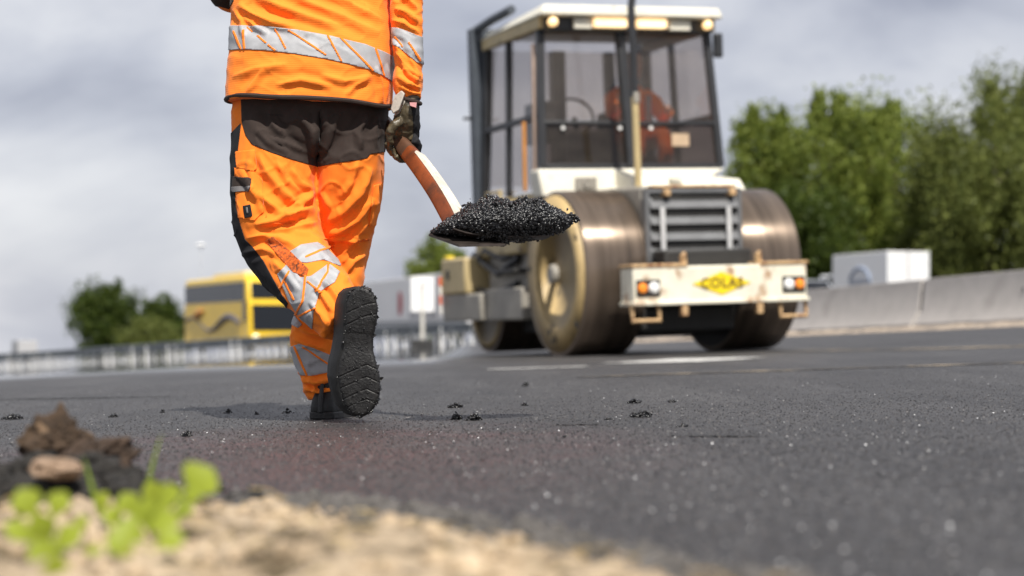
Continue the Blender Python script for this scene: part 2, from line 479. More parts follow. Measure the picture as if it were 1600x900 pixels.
tag(grit('dark_crumbs', 1500, 3.0, 7.0, .0008, .0030, M_grit_dark, 6), 'black asphalt crumbs strewn over the road surface', 'crumbs', kind='stuff')

def aggregate(name, n, seed):
    rng = np.random.default_rng(seed)
    Y = 1.75 * (11.0 / 1.75) ** (rng.random(n) ** .8); X = (rng.random(n) * 1.12 - .56) * Y * .53
    S = (.0016 + .0030 * rng.random(n) ** 2) * np.where(Y > 6, .85, 1)
    k = 5; a = (np.arange(k) / k * 2 * np.pi)[None, :] + rng.uniform(0, 6.28, (n, 1)); r = S[:, None] * rng.uniform(.75, 1.3, (n, k))
    Z = gz(X, Y)
    ring = np.stack([X[:, None] + r * np.cos(a), Y[:, None] + r * np.sin(a), np.repeat((Z - .0006)[:, None], k, 1)], 2)
    top = np.stack([X + S * rng.uniform(-.5, .5, n), Y + S * rng.uniform(-.5, .5, n), Z + S * rng.uniform(.35, .95, n)], 1)[:, None, :]
    V = np.concatenate([ring, top], 1).reshape(-1, 3)
    b = (np.arange(n) * 6)[:, None]
    T = np.concatenate([np.concatenate([b + j, b + (j + 1) % k, b + 5], 1) for j in range(k)])
    m = bpy.data.materials.new('road_stone'); m.use_nodes = True; N = m.node_tree.nodes; L = m.node_tree.links; bs = N['Principled BSDF']
    ge = N.new('ShaderNodeNewGeometry'); rp = N.new('ShaderNodeValToRGB'); L.new(ge.outputs['Random Per Island'], rp.inputs[0]); L.new(rp.outputs[0], bs.inputs['Base Color'])
    rp.color_ramp.elements[0].color = (.012, .012, .0125, 1); rp.color_ramp.elements[1].color = (.16, .155, .15, 1); e = rp.color_ramp.elements.new(.7); e.color = (.040, .038, .038, 1)
    e = rp.color_ramp.elements.new(.94); e.color = (.075, .07, .068, 1)
    bs.inputs['Roughness'].default_value = .38
    return fast_mesh(name, V, tris=T, mat=m)
tag(aggregate('asphalt_aggregate', 120000, 51), 'fine dark stones standing out of the asphalt surface', 'aggregate', kind='stuff')
# ---- sandy verge in the near left corner
EDGE = np.array([(-3.0, 2.80), (-1.2, 2.74), (-.7, 2.70), (-.45, 2.76), (-.30, 2.74), (-.20, 2.62), (-.09, 2.40), (.01, 2.20), (.10, 1.98), (.20, 1.72), (.40, 1.40), (.6, 1.1)])
def verge_in(X, Y):
    """distance inside the verge, positive towards the camera"""
    return np.interp(X, EDGE[:, 0], EDGE[:, 1]) - Y
M_verge = mat('sandy_soil', (.44, .345, .235), .95, var=.4, vscale=9, bump=.8, bscale=70, bdist=.01, dirt=((.085, .062, .034), .475, .10, 10))
def verge_z(X, Y, Z):
    d = verge_in(X, Y) + .05 * fbm(np.stack([X.ravel() * 6, Y.ravel() * 6, 0 * X.ravel()], 1), 5).reshape(X.shape)
    t = np.clip(d / .42, 0, 1); t = t * t * (3 - 2 * t)
    P = np.stack([X.ravel(), Y.ravel(), 0 * X.ravel()], 1)
    n = fbm(P * 14, 3).reshape(X.shape) * .014 + np.abs(fbm(P * 45, 9).reshape(X.shape)) * .010
    left = np.clip((-.15 - X) / .5, 0, 1)
    return Z - .02 + t * (.044 + .004 * left) + 1.5 * n * (t + .25) * (d > -.15)
verge = tag(sheet('verge', np.linspace(-2.2, .75, 260), np.linspace(.7, 3.05, 210), 0, M_verge, zfn=verge_z), kind='structure')
def vz(x, y):
    X = np.array([[x]]); Y = np.array([[y]])
    return float(max(verge_z(X, Y, gz(X, Y))[0, 0], gz(x, y)))
# grey crumbling edge and pebbles of the verge
rng = np.random.default_rng(21)
def verge_scatter(name, n, dmin, dmax, s0, s1, m, seed, xlo=-1.0, xhi=.45, lift=.25):
    rng = np.random.default_rng(seed); P = []; S = []
    while len(P) < n:
        x = rng.uniform(xlo, xhi); d = rng.uniform(dmin, dmax)
        y = float(np.interp(x, EDGE[:, 0], EDGE[:, 1])) - d
        s = s0 + (s1 - s0) * rng.random() ** 2.5
        P.append((x, y, vz(x, y) + s * lift)); S.append(s)
    return scatter_mesh(name, np.array(P), np.array(S), m, seed=seed, flat=.75)
M_soil = mat('dark_soil', (.018, .016, .014), .9, var=.5, vscale=40, bump=.8, bscale=120, bdist=.004)
M_pebble = mat('pale_pebble', (.38, .29, .19), .85, var=.45, vscale=20)
M_edge = mat('grey_crumbled_edge', (.085, .078, .072), .9, var=.35, vscale=20)
tag(verge_scatter('pebbles', 1900, .06, 1.1, .0025, .013, M_pebble, 31), 'pale pebbles and sand grains on the verge', 'pebbles', kind='stuff')
tag(verge_scatter('edge_crumbs', 1900, -.14, .14, .003, .015, M_edge, 32, xlo=-.5), 'grey crumbled asphalt edge along the verge', 'crumbs', kind='stuff')
def bank_z(X, Y, Z):
    l = np.clip((-.33 - X) / .26, 0, 1); l = l * l * (3 - 2 * l)
    P = np.stack([X.ravel(), Y.ravel(), 0 * X.ravel()], 1)
    n = fbm(P * 13, 41).reshape(X.shape); n2 = np.abs(fbm(P * 40, 43)).reshape(X.shape)
    return Z - .03 + l * np.exp(-((Y - 2.66) / .17) ** 2) * (.092 + .045 * n + .02 * n2)
def bank(x, y):
    X = np.array([[x]]); Y = np.array([[y]]); return float(bank_z(X, Y, gz(X, Y))[0, 0])
tag(sheet('soil_bank', np.linspace(-1.5, -.3, 150), np.linspace(2.2, 3.1, 110), 0, M_soil, zfn=bank_z), kind='structure')
def soil_heap():
    rng = np.random.default_rng(8); P = []; S = []
    for k in range(1500):
        a = rng.uniform(-1.05, -.36); y = rng.normal(2.66, .13)
        s = .004 + .011 * rng.random() ** 2
        P.append((a, y, max(bank(a, y), float(gz(a, y))) + s * .2)); S.append(s)
    return scatter_mesh('soil_crumbs', np.array(P), np.array(S), M_soil, seed=4, flat=.85)
tag(soil_heap(), 'heap of black soil crumbs where verge meets asphalt', 'soil', kind='stuff')

# ---- brown clod of earth
def lump(name, center, size, m, seed, rough=.45, sub=4, parent=None):
    bm = bmesh.new(); bmesh.ops.create_icosphere(bm, subdivisions=sub, radius=1)
    V = np.array([v.co[:] for v in bm.verts])
    n = fbm(V * 1.6, seed) * rough * 1.4 + np.abs(fbm(V * 5, seed + 9)) * rough * .6
    V = V * (1 + n)[:, None] * np.array(size) + np.array(center)
    for v, c in zip(bm.verts, V): v.co = c
    me = bpy.data.meshes.new(name); bm.to_mesh(me); bm.free()
    me.materials.append(m)
    o = bpy.data.objects.new(name, me); COL.objects.link(o)
    if parent: o.parent = parent
    return o
M_clod = mat('brown_earth', (.050, .031, .018), .95, var=.6, vscale=35, bump=1., bscale=90, bdist=.008, dirt=((.26, .17, .10), .56, .1, 24))
M_clod2 = mat('dark_earth', (.045, .028, .018), .95, var=.6, vscale=30, bump=1., bscale=90, bdist=.008, dirt=((.3, .22, .15), .62, .1, 25))
p = pt(92, 694, 2.9)
tag(lump('earth_clod', p, (.036, .033, .036), M_clod, 4, .75), 'large brown clod of earth at the road edge', 'clod')
p = pt(152, 712, 2.86)
tag(lump('earth_clod', p, (.043, .034, .022), M_clod2, 12, .75), 'dark flat clod of earth leaning against the larger brown one', 'clod')
p = pt(88, 732, 2.56)
tag(lump('stone', p, (.030, .026, .013), mat('brownish_stone', (.24, .165, .11), .8, var=.25, vscale=30), 3, .35), 'pale brown stone lying below the brown clod', 'stone')

# ---- weeds
M_leaf_weed = leaf_mat('weed_leaf', (.17, .27, .020), (.42, .46, .06), .45)
M_blade = leaf_mat('grass_blade', (.12, .19, .02), (.22, .30, .04), .4)
def leaf_mesh(tip, base, width, up, n=7, spoon=True):
    """one leaf from base to tip with midrib fold; returns V, F"""
    base = Vector(base); tip = Vector(tip); ax = tip - base
    sd = ax.cross(Vector(up)).normalized(); nr = sd.cross(ax).normalized()
    V = []; Fc = []
    for k in range(n + 1):
        t = k / n
        w = width * (math.sin(math.pi * min(1, max(0, (t - .0))) ** 1.7) if spoon else (1 - t) ** .7 * min(1, t * 6 + .3))
        if spoon: w = max(w, .06 * width) if t < .97 else .0
        c = base + ax * t + nr * (.18 * ax.length * math.sin(math.pi * t) * .6)
        V += [c - sd * w + nr * w * .25, c, c + sd * w + nr * w * .25]
    for k in range(n):
        a = 3 * k
        Fc += [(a, a + 1, a + 4, a + 3), (a + 1, a + 2, a + 5, a + 4)]
    return V, Fc
def weed(label, root_px, Y, leaves, seed):
    rx = root_px; base = pt(rx[0], rx[1], Y)
    base.z = vz(base.x, base.y) - .004
    root = empty('weed', base)
    tag(root, label, 'weed', 'weeds on the sandy verge')
    rnd = random.Random(seed)
    for (u, v, dy, L_px, W_px, ang) in leaves:
        c = pt(u, v, Y + dy) - base
        k = (Y + dy) / F
        d = Vector((math.cos(ang), rnd.uniform(-.5, .1), math.sin(ang))).normalized()
        b = c - d * (L_px * .5 * k); t = c + d * (L_px * .5 * k)
        V, Fc = leaf_mesh(t, b, W_px * .58 * k, (rnd.uniform(-.2, .2), -.75, .65))
        lf = link_mesh('leaf', V, Fc, M_leaf_weed, root)
        st = MB(); mid = (b * .55 + Vector((rnd.uniform(-.004, .004), 0, -.004)))
        st.tube([Vector((0, 0, 0)), mid, b], [.0016, .0013, .0011], 6)
        st.build('stem', M_blade, root)
    return root
weed('bright green weed with round leaves beside the clods, right one', (225, 850), 1.98,
     [(312, 757, .0, 66, 62, .9), (262, 785, -.03, 70, 44, .6), (232, 806, .02, 60, 40, 1.6), (200, 790, .03, 46, 34, 2.0), (252, 822, -.06, 66, 40, .2),
      (285, 800, .05, 40, 30, .5), (205, 836, -.1, 60, 46, 2.6), (215, 880, -.16, 64, 54, 1.2), (178, 812, .04, 48, 30, 2.3), (162, 786, .12, 40, 26, 1.2), (240, 770, .1, 44, 30, 1.9), (262, 850, -.2, 60, 40, .4), (300, 778, -.02, 34, 26, 1.3), (190, 858, -.2, 70, 40, 2.1)], 2)
weed('bright green weed with pointed leaves in the lower left corner', (85, 880), 1.9,
     [(42, 790, .0, 60, 44, 2.0), (92, 792, .02, 54, 36, 1.1), (66, 828, -.04, 70, 40, 1.8), (105, 846, -.05, 66, 40, .6), (70, 872, -.10, 70, 44, 2.2), (126, 822, .06, 40, 24, .7), (30, 836, -.08, 60, 36, 2.5), (90, 896, -.2, 70, 44, 1.4), (140, 872, -.1, 54, 30, .4)], 5)
def grass_blade(label, p0, p1, w, bend):
    V, Fc = leaf_mesh(p1, p0, w, (0, -.8, .6), n=8, spoon=False)
    o = link_mesh('grass_blade', V, Fc, M_blade)
    tag(o, label, 'grass blade')
p0 = pt(226, 770, 2.5); p0.z = vz(p0.x, p0.y)
grass_blade('thin upright green grass blade at the asphalt edge, right one', p0, pt(254, 674, 2.5), .004, 0)
p0 = pt(160, 800, 2.3); p0.z = vz(p0.x, p0.y)
grass_blade('green grass blade in front of the dark clod', p0, pt(130, 712, 2.3), .004, 0)

# ---- dry stalks lying on the verge
def stalks():
    rng = np.random.default_rng(61); V = []; T = []
    for k in range(260):
        x = rng.uniform(-.95, .35); y = float(np.interp(x, EDGE[:, 0], EDGE[:, 1])) - rng.uniform(.12, 1.0)
        a = rng.uniform(0, math.pi); L = rng.uniform(.015, .06); w = rng.uniform(.0005, .0013)
        d = np.array([math.cos(a), math.sin(a), rng.uniform(-.05, .35)]); n = np.array([-d[1], d[0], 0]); p0 = np.array([x, y, vz(x, y) + .003])
        b = len(V)
        for t in (0, .5, 1):
            c = p0 + d * L * t + np.array([0, 0, .006 * math.sin(t * 3.1)])
            V += [c + n * w, c - n * w, c + np.array([0, 0, 1.6 * w])]
        for t in (0, 3):
            for j in range(3): T.append((b + t + j, b + t + (j + 1) % 3, b + t + 3 + (j + 1) % 3)); T.append((b + t + j, b + t + 3 + (j + 1) % 3, b + t + 3 + j))
    return fast_mesh('dry_stalks', np.array(V), tris=np.array(T), mat=leaf_mat('dry_straw', (.30, .20, .08), (.50, .40, .20), .2))
tag(stalks(), 'dry straw stalks littering the sandy verge', 'straw', kind='stuff')
M_edge_chunk = mat('broken_asphalt', (.05, .047, .045), .85, var=.5, vscale=60, bump=.8, bscale=150, bdist=.004)
for k, (u, v, Y, sz, lb) in enumerate([(352, 780, 2.62, .020, 'broken grey asphalt piece at the left end of the verge edge'), (440, 778, 2.60, .014, 'small broken asphalt piece beside the verge edge'), (700, 818, 2.38, .013, 'broken asphalt piece halfway along the verge edge'), (905, 862, 2.08, .012, 'broken asphalt piece near the right end of the verge'), (560, 858, 2.0, .012, 'dark stone half sunk in the sandy verge')]):
    p_ = pt(u, v, Y); p_.z = vz(p_.x, p_.y) + sz * .2
    tag(lump('asphalt_piece', p_, (sz * 1.4, sz, sz * .6), M_edge_chunk, 60 + k, .4, 3), lb, 'asphalt piece')
# ------------------------------------------------------------------ the worker with the shovel
def catmull(nodes, per=5):
    A = np.array(nodes, float); out = []
    n = len(A)
    for i in range(n - 1):
        p0, p1, p2, p3 = A[max(0, i - 1)], A[i], A[i + 1], A[min(n - 1, i + 2)]
        for k in range(per):
            t = k / per
            out.append(.5 * ((2 * p1) + (-p0 + p2) * t + (2 * p0 - 5 * p1 + 4 * p2 - p3) * t * t + (-p0 + 3 * p1 - 3 * p2 + p3) * t ** 3))
    out.append(A[-1]); return np.array(out)

def limb(mb, nodes, n=32, power=2.2, per=5):
    """nodes: (u, v, Y, half width px, depth factor): a closed tapered limb"""
    A = catmull(nodes, per)
    P = [pt(a[0], a[1], a[2]) for a in A]
    V = []
    for k, p in enumerate(P):
        t = (P[min(k + 1, len(P) - 1)] - P[max(k - 1, 0)]).normalized()
        e1 = t.cross(Vector((0, 1, 0))).normalized(); e2 = t.cross(e1).normalized()
        r = A[k][3] * A[k][2] / F
        for j in range(n):
            w = 2 * math.pi * j / n
            c, s = math.cos(w), math.sin(w)
            c = math.copysign(abs(c) ** (2 / power), c); s = math.copysign(abs(s) ** (2 / power), s)
            V.append(p + e1 * c * r + e2 * s * r * A[k][4])
    Fc = []
    for k in range(len(P) - 1):
        for j in range(n):
            Fc.append((k * n + j, k * n + (j + 1) % n, (k + 1) * n + (j + 1) % n, (k + 1) * n + j))
    Fc.append(tuple(reversed(range(n)))); Fc.append(tuple(range((len(P) - 1) * n, len(P) * n)))
    mb.add(V, Fc)

def remeshed(mb, voxel, smooth=8, factor=.5):
    """fuse the limbs of mb into one continuous surface; returns V, quads"""
    me = bpy.data.meshes.new('tmp'); me.from_pydata([tuple(v) for v in mb.v], [], mb.f); me.update()
    bm = bmesh.new(); bm.from_mesh(me); bmesh.ops.recalc_face_normals(bm, faces=bm.faces); bm.to_mesh(me); bm.free()
    o = bpy.data.objects.new('tmp', me); COL.objects.link(o)
    r = o.modifiers.new('r', 'REMESH'); r.mode = 'VOXEL'; r.voxel_size = voxel; r.adaptivity = 0
    s = o.modifiers.new('s', 'SMOOTH'); s.factor = factor; s.iterations = smooth
    dg = bpy.context.evaluated_depsgraph_get(); ev = o.evaluated_get(dg); m2 = ev.to_mesh()
    V = np.empty(len(m2.vertices) * 3); m2.vertices.foreach_get('co', V); V = V.reshape(-1, 3)
    lt = np.empty(len(m2.polygons), np.int32); m2.polygons.foreach_get('loop_total', lt)
    li = np.empty(len(m2.loops), np.int32); m2.loops.foreach_get('vertex_index', li)
    ls = np.empty(len(m2.polygons), np.int32); m2.polygons.foreach_get('loop_start', ls)
    q = ls[lt == 4]; Q = np.stack([li[q], li[q + 1], li[q + 2], li[q + 3]], 1)
    ev.to_mesh_clear(); bpy.data.objects.remove(o, do_unlink=True); bpy.data.meshes.remove(me)
    return V, Q

def normals(V, Q):
    n = np.cross(V[Q[:, 2]] - V[Q[:, 0]], V[Q[:, 3]] - V[Q[:, 1]])
    N = np.zeros_like(V)
    for k in range(4): np.add.at(N, Q[:, k], n)
    return N / np.maximum(1e-12, np.linalg.norm(N, axis=1))[:, None]

def facing(V, N):
    d = np.array([0, 0, CH]) - V; d /= np.linalg.norm(d, axis=1)[:, None]
    return (d * N).sum(1)

def poly_dist(u, v, pts, closed=True):
    best = np.full(len(u), 1e9); tpar = np.zeros(len(u)); n = len(pts); acc = 0
    rng_ = range(n if closed else n - 1)
    tot = sum(math.hypot(pts[(i + 1) % n][0] - pts[i][0], pts[(i + 1) % n][1] - pts[i][1]) for i in rng_)
    side = np.zeros(len(u))
    for i in rng_:
        ax, ay = pts[i][:2]; bx, by = pts[(i + 1) % n][:2]
        L2 = (bx - ax) ** 2 + (by - ay) ** 2 + 1e-9
        t = np.clip(((u - ax) * (bx - ax) + (v - ay) * (by - ay)) / L2, 0, 1)
        d = np.hypot(u - ax - t * (bx - ax), v - ay - t * (by - ay))
        m = d < best
        best = np.where(m, d, best); tpar = np.where(m, (acc + t * L2 ** .5) / tot, tpar)
        side = np.where(m, (bx - ax) * (v - ay) - (by - ay) * (u - ax), side)
        acc += L2 ** .5
    return best, tpar, side

def poly_sdf(u, v, pts):
    d, _, _ = poly_dist(u, v, pts)
    ins = np.zeros(len(u), bool); n = len(pts)
    for i in range(n):
        ax, ay = pts[i][:2]; bx, by = pts[(i + 1) % n][:2]
        c = ((ay > v) != (by > v)) & (u < (bx - ax) * (v - ay) / (by - ay + 1e-12) + ax)
        ins ^= c
    return np.where(ins, d, -d)

def fold(V, N, strokes):
    """push folds into the cloth: each stroke is (points, height mm, width px); crisp on one side, soft on the other"""
    u, v = px_of(V); w_f = np.clip(facing(V, N) * 2.5 + .2, 0, 1)
    D = np.zeros(len(V))
    for pts, amp, wid in strokes:
        d, t, side = poly_dist(u, v, pts, closed=False)
        taper = np.clip(np.minimum(t, 1 - t) * 5, 0, 1) ** .7
        ww = np.where(side > 0, wid * .85, wid * .30)
        D += amp * .00155 * taper * (np.exp(-(d / ww) ** 2) - .45 * np.exp(-((d - wid * 1.5) / (wid * .8)) ** 2))
    return V + N * (D * w_f)[:, None]

def shell(name, V, N, Q, f, off, m, parent, smooth=True, smth=0):
    """the piece of the surface where f > 0, lifted by off: a patch, a stripe or a band sewn onto the cloth"""
    T = np.concatenate([Q[:, [0, 1, 2]], Q[:, [0, 2, 3]]])
    s = (f[T] > 0).sum(1)
    W = V + N * off
    full = T[s == 3]; part = T[(s > 0) & (s < 3)]
    verts = [W]; extra = []; tris = [full]; cache = {}; nv = len(W); newt = []
    def cut(a, b):
        k = (a, b) if a < b else (b, a)
        if k not in cache:
            t = f[k[0]] / (f[k[0]] - f[k[1]])
            extra.append(W[k[0]] * (1 - t) + W[k[1]] * t); cache[k] = nv + len(extra) - 1
        return cache[k]
    for tri in part:
        poly = []
        for k in range(3):
            a, b = int(tri[k]), int(tri[(k + 1) % 3])
            if f[a] > 0: poly.append(a)
            if (f[a] > 0) != (f[b] > 0): poly.append(cut(a, b))
        for k in range(1, len(poly) - 1): newt.append((poly[0], poly[k], poly[k + 1]))
    A = np.concatenate([W, np.array(extra).reshape(-1, 3)]); T2 = np.concatenate([full, np.array(newt, int).reshape(-1, 3)])
    # every loose island is a piece of its own
    lab = np.arange(len(A))
    while True:
        m_ = lab[T2].min(1); l2 = lab.copy()
        for k in range(3): np.minimum.at(l2, T2[:, k], m_)
        l2 = l2[l2]
        if (l2 == lab).all(): break
        lab = l2
    tl = lab[T2[:, 0]]; out = []
    ids, cnt = np.unique(tl, return_counts=True)
    for c_ in ids[np.argsort(-cnt)]:
        Tk = T2[tl == c_]
        if out and len(Tk) < max(60, .12 * cnt.max()): continue
        used = np.unique(Tk); re = np.full(len(A), -1); re[used] = np.arange(len(used))
        o = fast_mesh(name, A[used], tris=re[Tk], mat=m, parent=parent, smooth=smooth)
        sd = o.modifiers.new('thickness', 'SOLIDIFY'); sd.thickness = min(.003, off + .001); sd.offset = -1
        out.append(o)
    return out

def sew(objs, parent):
    for o in objs:
        o.parent = parent; o.data.transform(Matrix.Translation(-worker.location))
    return objs[0]

worker = empty('person', pt(510, 655, 5.6))
worker.location.z = float(gz(worker.location.x, worker.location.y))
tag(worker, 'road worker in orange hi-vis jacket and trousers walking away with a shovel', 'person')
W0 = np.array(worker.location)
def under(o, parent=worker):
    """world-space mesh moved under its thing"""
    o.parent = parent
    o.data.transform(Matrix.Translation(-worker.location))
    return o
class WP:   # parent proxy for shells: build in world space, then shift
    pass

# ---- trousers
mb = MB()
limb(mb, [(428, 130, 5.62, 62, .95), (428, 170, 5.62, 65, .95), (429, 210, 5.61, 66, .95), (429, 255, 5.60, 67, .93), (428, 300, 5.60, 66, .95), (432, 340, 5.60, 67, .98), (440, 372, 5.60, 65, 1.0),
          (455, 402, 5.57, 60, 1.0), (480, 434, 5.50, 54, 1.0), (506, 464, 5.43, 49, 1.0), (526, 490, 5.39, 42, 1.0), (538, 507, 5.37, 36, 1.0)])
limb(mb, [(552, 130, 5.62, 52, 1.0), (551, 170, 5.62, 54, 1.05), (549, 210, 5.62, 54, 1.1), (547, 250, 5.62, 52, 1.15), (545, 300, 5.64, 51.5, 1.1), (542, 340, 5.67, 47, 1.1), (539, 375, 5.70, 40, 1.15),
          (535, 405, 5.70, 37, 1.15), (528, 440, 5.70, 38, 1.1), (512, 480, 5.69, 41, 1.05), (497, 520, 5.68, 43, 1.0), (498, 556, 5.68, 39, 1.0), (503, 586, 5.67, 32, 1.0), (505, 606, 5.67, 31, 1.0), (507, 622, 5.67, 25, 1.0)])
limb(mb, [(485, 70, 5.62, 116, .62), (485, 150, 5.62, 119, .64), (486, 190, 5.62, 116, .64), (486, 225, 5.62, 105, .6), (487, 245, 5.62, 92, .55)])
V, Q = remeshed(mb, .0042, 7)
N = normals(V, Q)
strokes = [
    # left thigh and knee
    ([(404, 238), (420, 270), (446, 300), (470, 322)], 7, 9), ([(432, 250), (448, 280), (470, 300)], 5, 7), ([(376, 262), (400, 300), (440, 330), (468, 338)], 6, 8),
    ([(398, 352), (425, 345), (455, 334), (492, 322)], 9, 9), ([(410, 362), (450, 356), (497, 346)], 5, 5), ([(384, 372), (410, 366), (440, 372), (468, 388)], 6, 7),
    ([(490, 300), (470, 326), (446, 342)], 5, 7), ([(380, 395), (410, 388), (440, 398)], 5, 6), ([(425, 405), (450, 428), (470, 455)], 5, 8), ([(500, 392), (520, 415), (545, 440)], 6, 7),
    ([(396, 235), (392, 262), (398, 300), (412, 335)], 4, 6), ([(455, 262), (470, 285), (490, 296)], 4, 6), ([(460, 360), (486, 366), (505, 380)], 4, 5), ([(440, 340), (462, 318), (488, 306)], 5, 6),
    ([(505, 438), (520, 452), (535, 475)], 6, 5), ([(495, 448), (508, 466), (522, 488)], 6, 5), ([(485, 470), (500, 488), (512, 510)], 5, 5),
    # right leg
    ([(580, 262), (566, 300), (540, 330), (512, 350)], 7, 9), ([(585, 310), (560, 345), (530, 362), (508, 368)], 6, 8), ([(506, 300), (520, 330), (516, 352)], 5, 8), ([(560, 250), (552, 285), (532, 312)], 4, 7),
    ([(508, 372), (540, 376), (578, 372)], 4, 4), ([(578, 345), (556, 372), (536, 398)], 5, 7), ([(572, 398), (552, 410), (540, 430)], 5, 6), ([(592, 290), (586, 325), (578, 352)], 3, 4),
    ([(460, 505), (485, 520), (512, 526)], 7, 6), ([(458, 528), (480, 538), (510, 545)], 5, 5), ([(470, 592), (492, 598), (520, 592)], 7, 5), ([(474, 606), (498, 612), (522, 606)], 6, 4), ([(482, 585), (490, 600), (494, 615)], 4, 4),
    # seat
    ([(420, 172), (428, 195), (446, 214)], 6, 7), ([(470, 180), (490, 205), (492, 235)], 6, 8), ([(500, 170), (502, 205), (497, 250)], -11, 6), ([(575, 178), (562, 205), (565, 235)], 6, 8), ([(420, 215), (450, 224), (480, 238)], 4, 6),
    ([(530, 175), (520, 205), (512, 240)], 4, 8), ([(590, 180), (586, 205), (588, 232)], 3, 4), ([(400, 200), (420, 222), (450, 238)], 4, 6),
]
V = fold(V, N, strokes)
Nn = normals(V, Q)
# general crumple of the cloth, stretched along the limbs
cr = fbm(np.stack([V[:, 0] * 22, V[:, 1] * 22, V[:, 2] * 9], 1), 2, 3) * .0030 + vnoise(np.stack([V[:, 0] * 30 + V[:, 2] * 26, V[:, 1] * 22, V[:, 2] * 14 - V[:, 0] * 18], 1), 6) * .0015
rid = 1 - np.abs(vnoise(np.stack([V[:, 0] * 16 + V[:, 2] * 13, V[:, 1] * 12, V[:, 2] * 17 - V[:, 0] * 9], 1), 14))
kx, ky = px_of(V)
V = V + Nn * (cr + (rid ** 6) * .0034)[:, None]
TV, TQ = V, Q; TN = normals(V, Q)
tu, tv = px_of(TV); tf = facing(TV, TN)
trousers = under(fast_mesh('trousers', TV, quads=TQ, mat=M_orange, smooth=True))
trousers['label'] = 'orange work trousers with dark seat and grey reflective bands'
BACK = np.clip((tf + .12) * 400, -60, 60)
def tpatch(name, poly, off, m, front=True, label=None):
    f = poly_sdf(tu, tv, poly)
    if front: f = np.minimum(f, BACK)
    o = sew(shell(name, TV, TN, TQ, f, off, m, None), trousers)
    if label: o['label'] = label
    return o
SEAT_L = [(376, 120), (377, 158), (378, 190), (384, 212), (394, 226), (420, 237), (455, 249), (497, 261), (500, 200), (503, 120)]
SEAT_R = [(503, 120), (500, 200), (497, 261), (525, 255), (560, 250), (574, 247), (578, 241), (597, 238), (620, 236), (620, 120)]
tpatch('seat_panel', SEAT_L, .0016, M_brown); tpatch('seat_panel', SEAT_R, .0018, M_brown)
tpatch('side_stripe', [(330, 205), (358, 212), (377, 192), (373, 225), (369, 262), (367, 295), (369, 325), (376, 352), (383, 374), (395, 386), (412, 408), (427, 436), (441, 461), (450, 474), (446, 486), (400, 470), (330, 400)], .0020, M_black)
# pockets, tabs, seams
tpatch('pocket_flap', [(369, 237), (399, 234), (402, 262), (396, 268), (371, 262)], .0045, M_orange)
tpatch('pocket', [(367, 262), (396, 268), (410, 280), (412, 330), (398, 345), (373, 340)], .0030, M_orange)
tpatch('pocket_tab', [(366, 275), (393, 279), (391, 297), (364, 299)], .0050, M_brown)
tpatch('pocket_tab_hem', [(364, 292), (392, 291), (390, 299), (364, 300)], .0062, M_greycloth)
tpatch('cloth_label', [(381, 322), (392, 320), (395, 338), (384, 341)], .0050, M_black)
tpatch('label_mark', [(386, 324), (388.5, 324), (390, 334), (387.5, 334)], .0066, M_greycloth)
tpatch('ruler_pocket', [(583, 290), (597, 286), (592, 330), (582, 352), (576, 352)], .0035, M_orange)
tpatch('stained_strip', [(414, 376), (427, 370), (444, 383), (482, 421), (478, 433), (460, 427), (440, 406)], .0032, M_grime, label='rust brown tar-stained strip')
def seam(pts, w=.8, m=None):
    o = None
    d, t, s = poly_dist(tu, tv, pts, closed=False)
    f = np.minimum(w - d, BACK)
    o = sew(shell('seam', TV, TN, TQ, f, .0024, m or M_seam, None), trousers)
M_seam = mat('seam_thread', (.80, .16, .012), .9, var=.2, vscale=90)
M_seam_d = mat('seam_thread_brown', (.016, .012, .011), .9, var=.2, vscale=90)
seam([(400, 356), (425, 349), (455, 349), (492, 342)], .9); seam([(507, 374), (540, 377), (578, 374)], .9)
seam([(414, 270), (412, 300), (416, 340)], .7)
seam([(420, 179), (442, 180)], .9, M_seam_d); seam([(566, 186), (602, 190)], .9, M_seam_d)
# reflective bands with narrow orange slits
tpatch('reflective_band', [(452, 394), (470, 383), (496, 379), (511, 389), (533, 411), (531, 416), (506, 406), (480, 411), (466, 410)], .0026, M_refl)
tpatch('reflective_band', [(434, 428), (449, 413), (470, 434), (486, 432), (514, 412), (531, 425), (523, 441), (500, 456), (490, 488), (488, 516), (470, 498), (452, 470)], .0026, M_refl)
tpatch('reflective_band', [(448, 545), (467, 537), (490, 544), (519, 556), (519, 580), (486, 587), (470, 586), (458, 565)], .0026, M_refl)
tpatch('reflective_band', [(452, 494), (460, 492), (472, 508), (466, 512), (452, 505)], .0026, M_refl)
M_slit = M_orange
def slit(pts, w=1.5):
    d, t, s = poly_dist(tu, tv, pts, closed=False)
    o = sew(shell('band_slit', TV, TN, TQ, np.minimum(w - d, BACK), .0040, M_slit, None), trousers)
for l in ([(478, 402), (522, 383)], [(438, 450), (452, 425)], [(462, 492), (474, 470), (478, 432)], [(466, 494), (492, 482)], [(494, 455), (512, 425), (514, 412)], [(476, 436), (502, 458)], [(460, 468), (446, 440)], [(461, 542), (480, 586)], [(474, 542), (517, 572)]):
    slit(l)

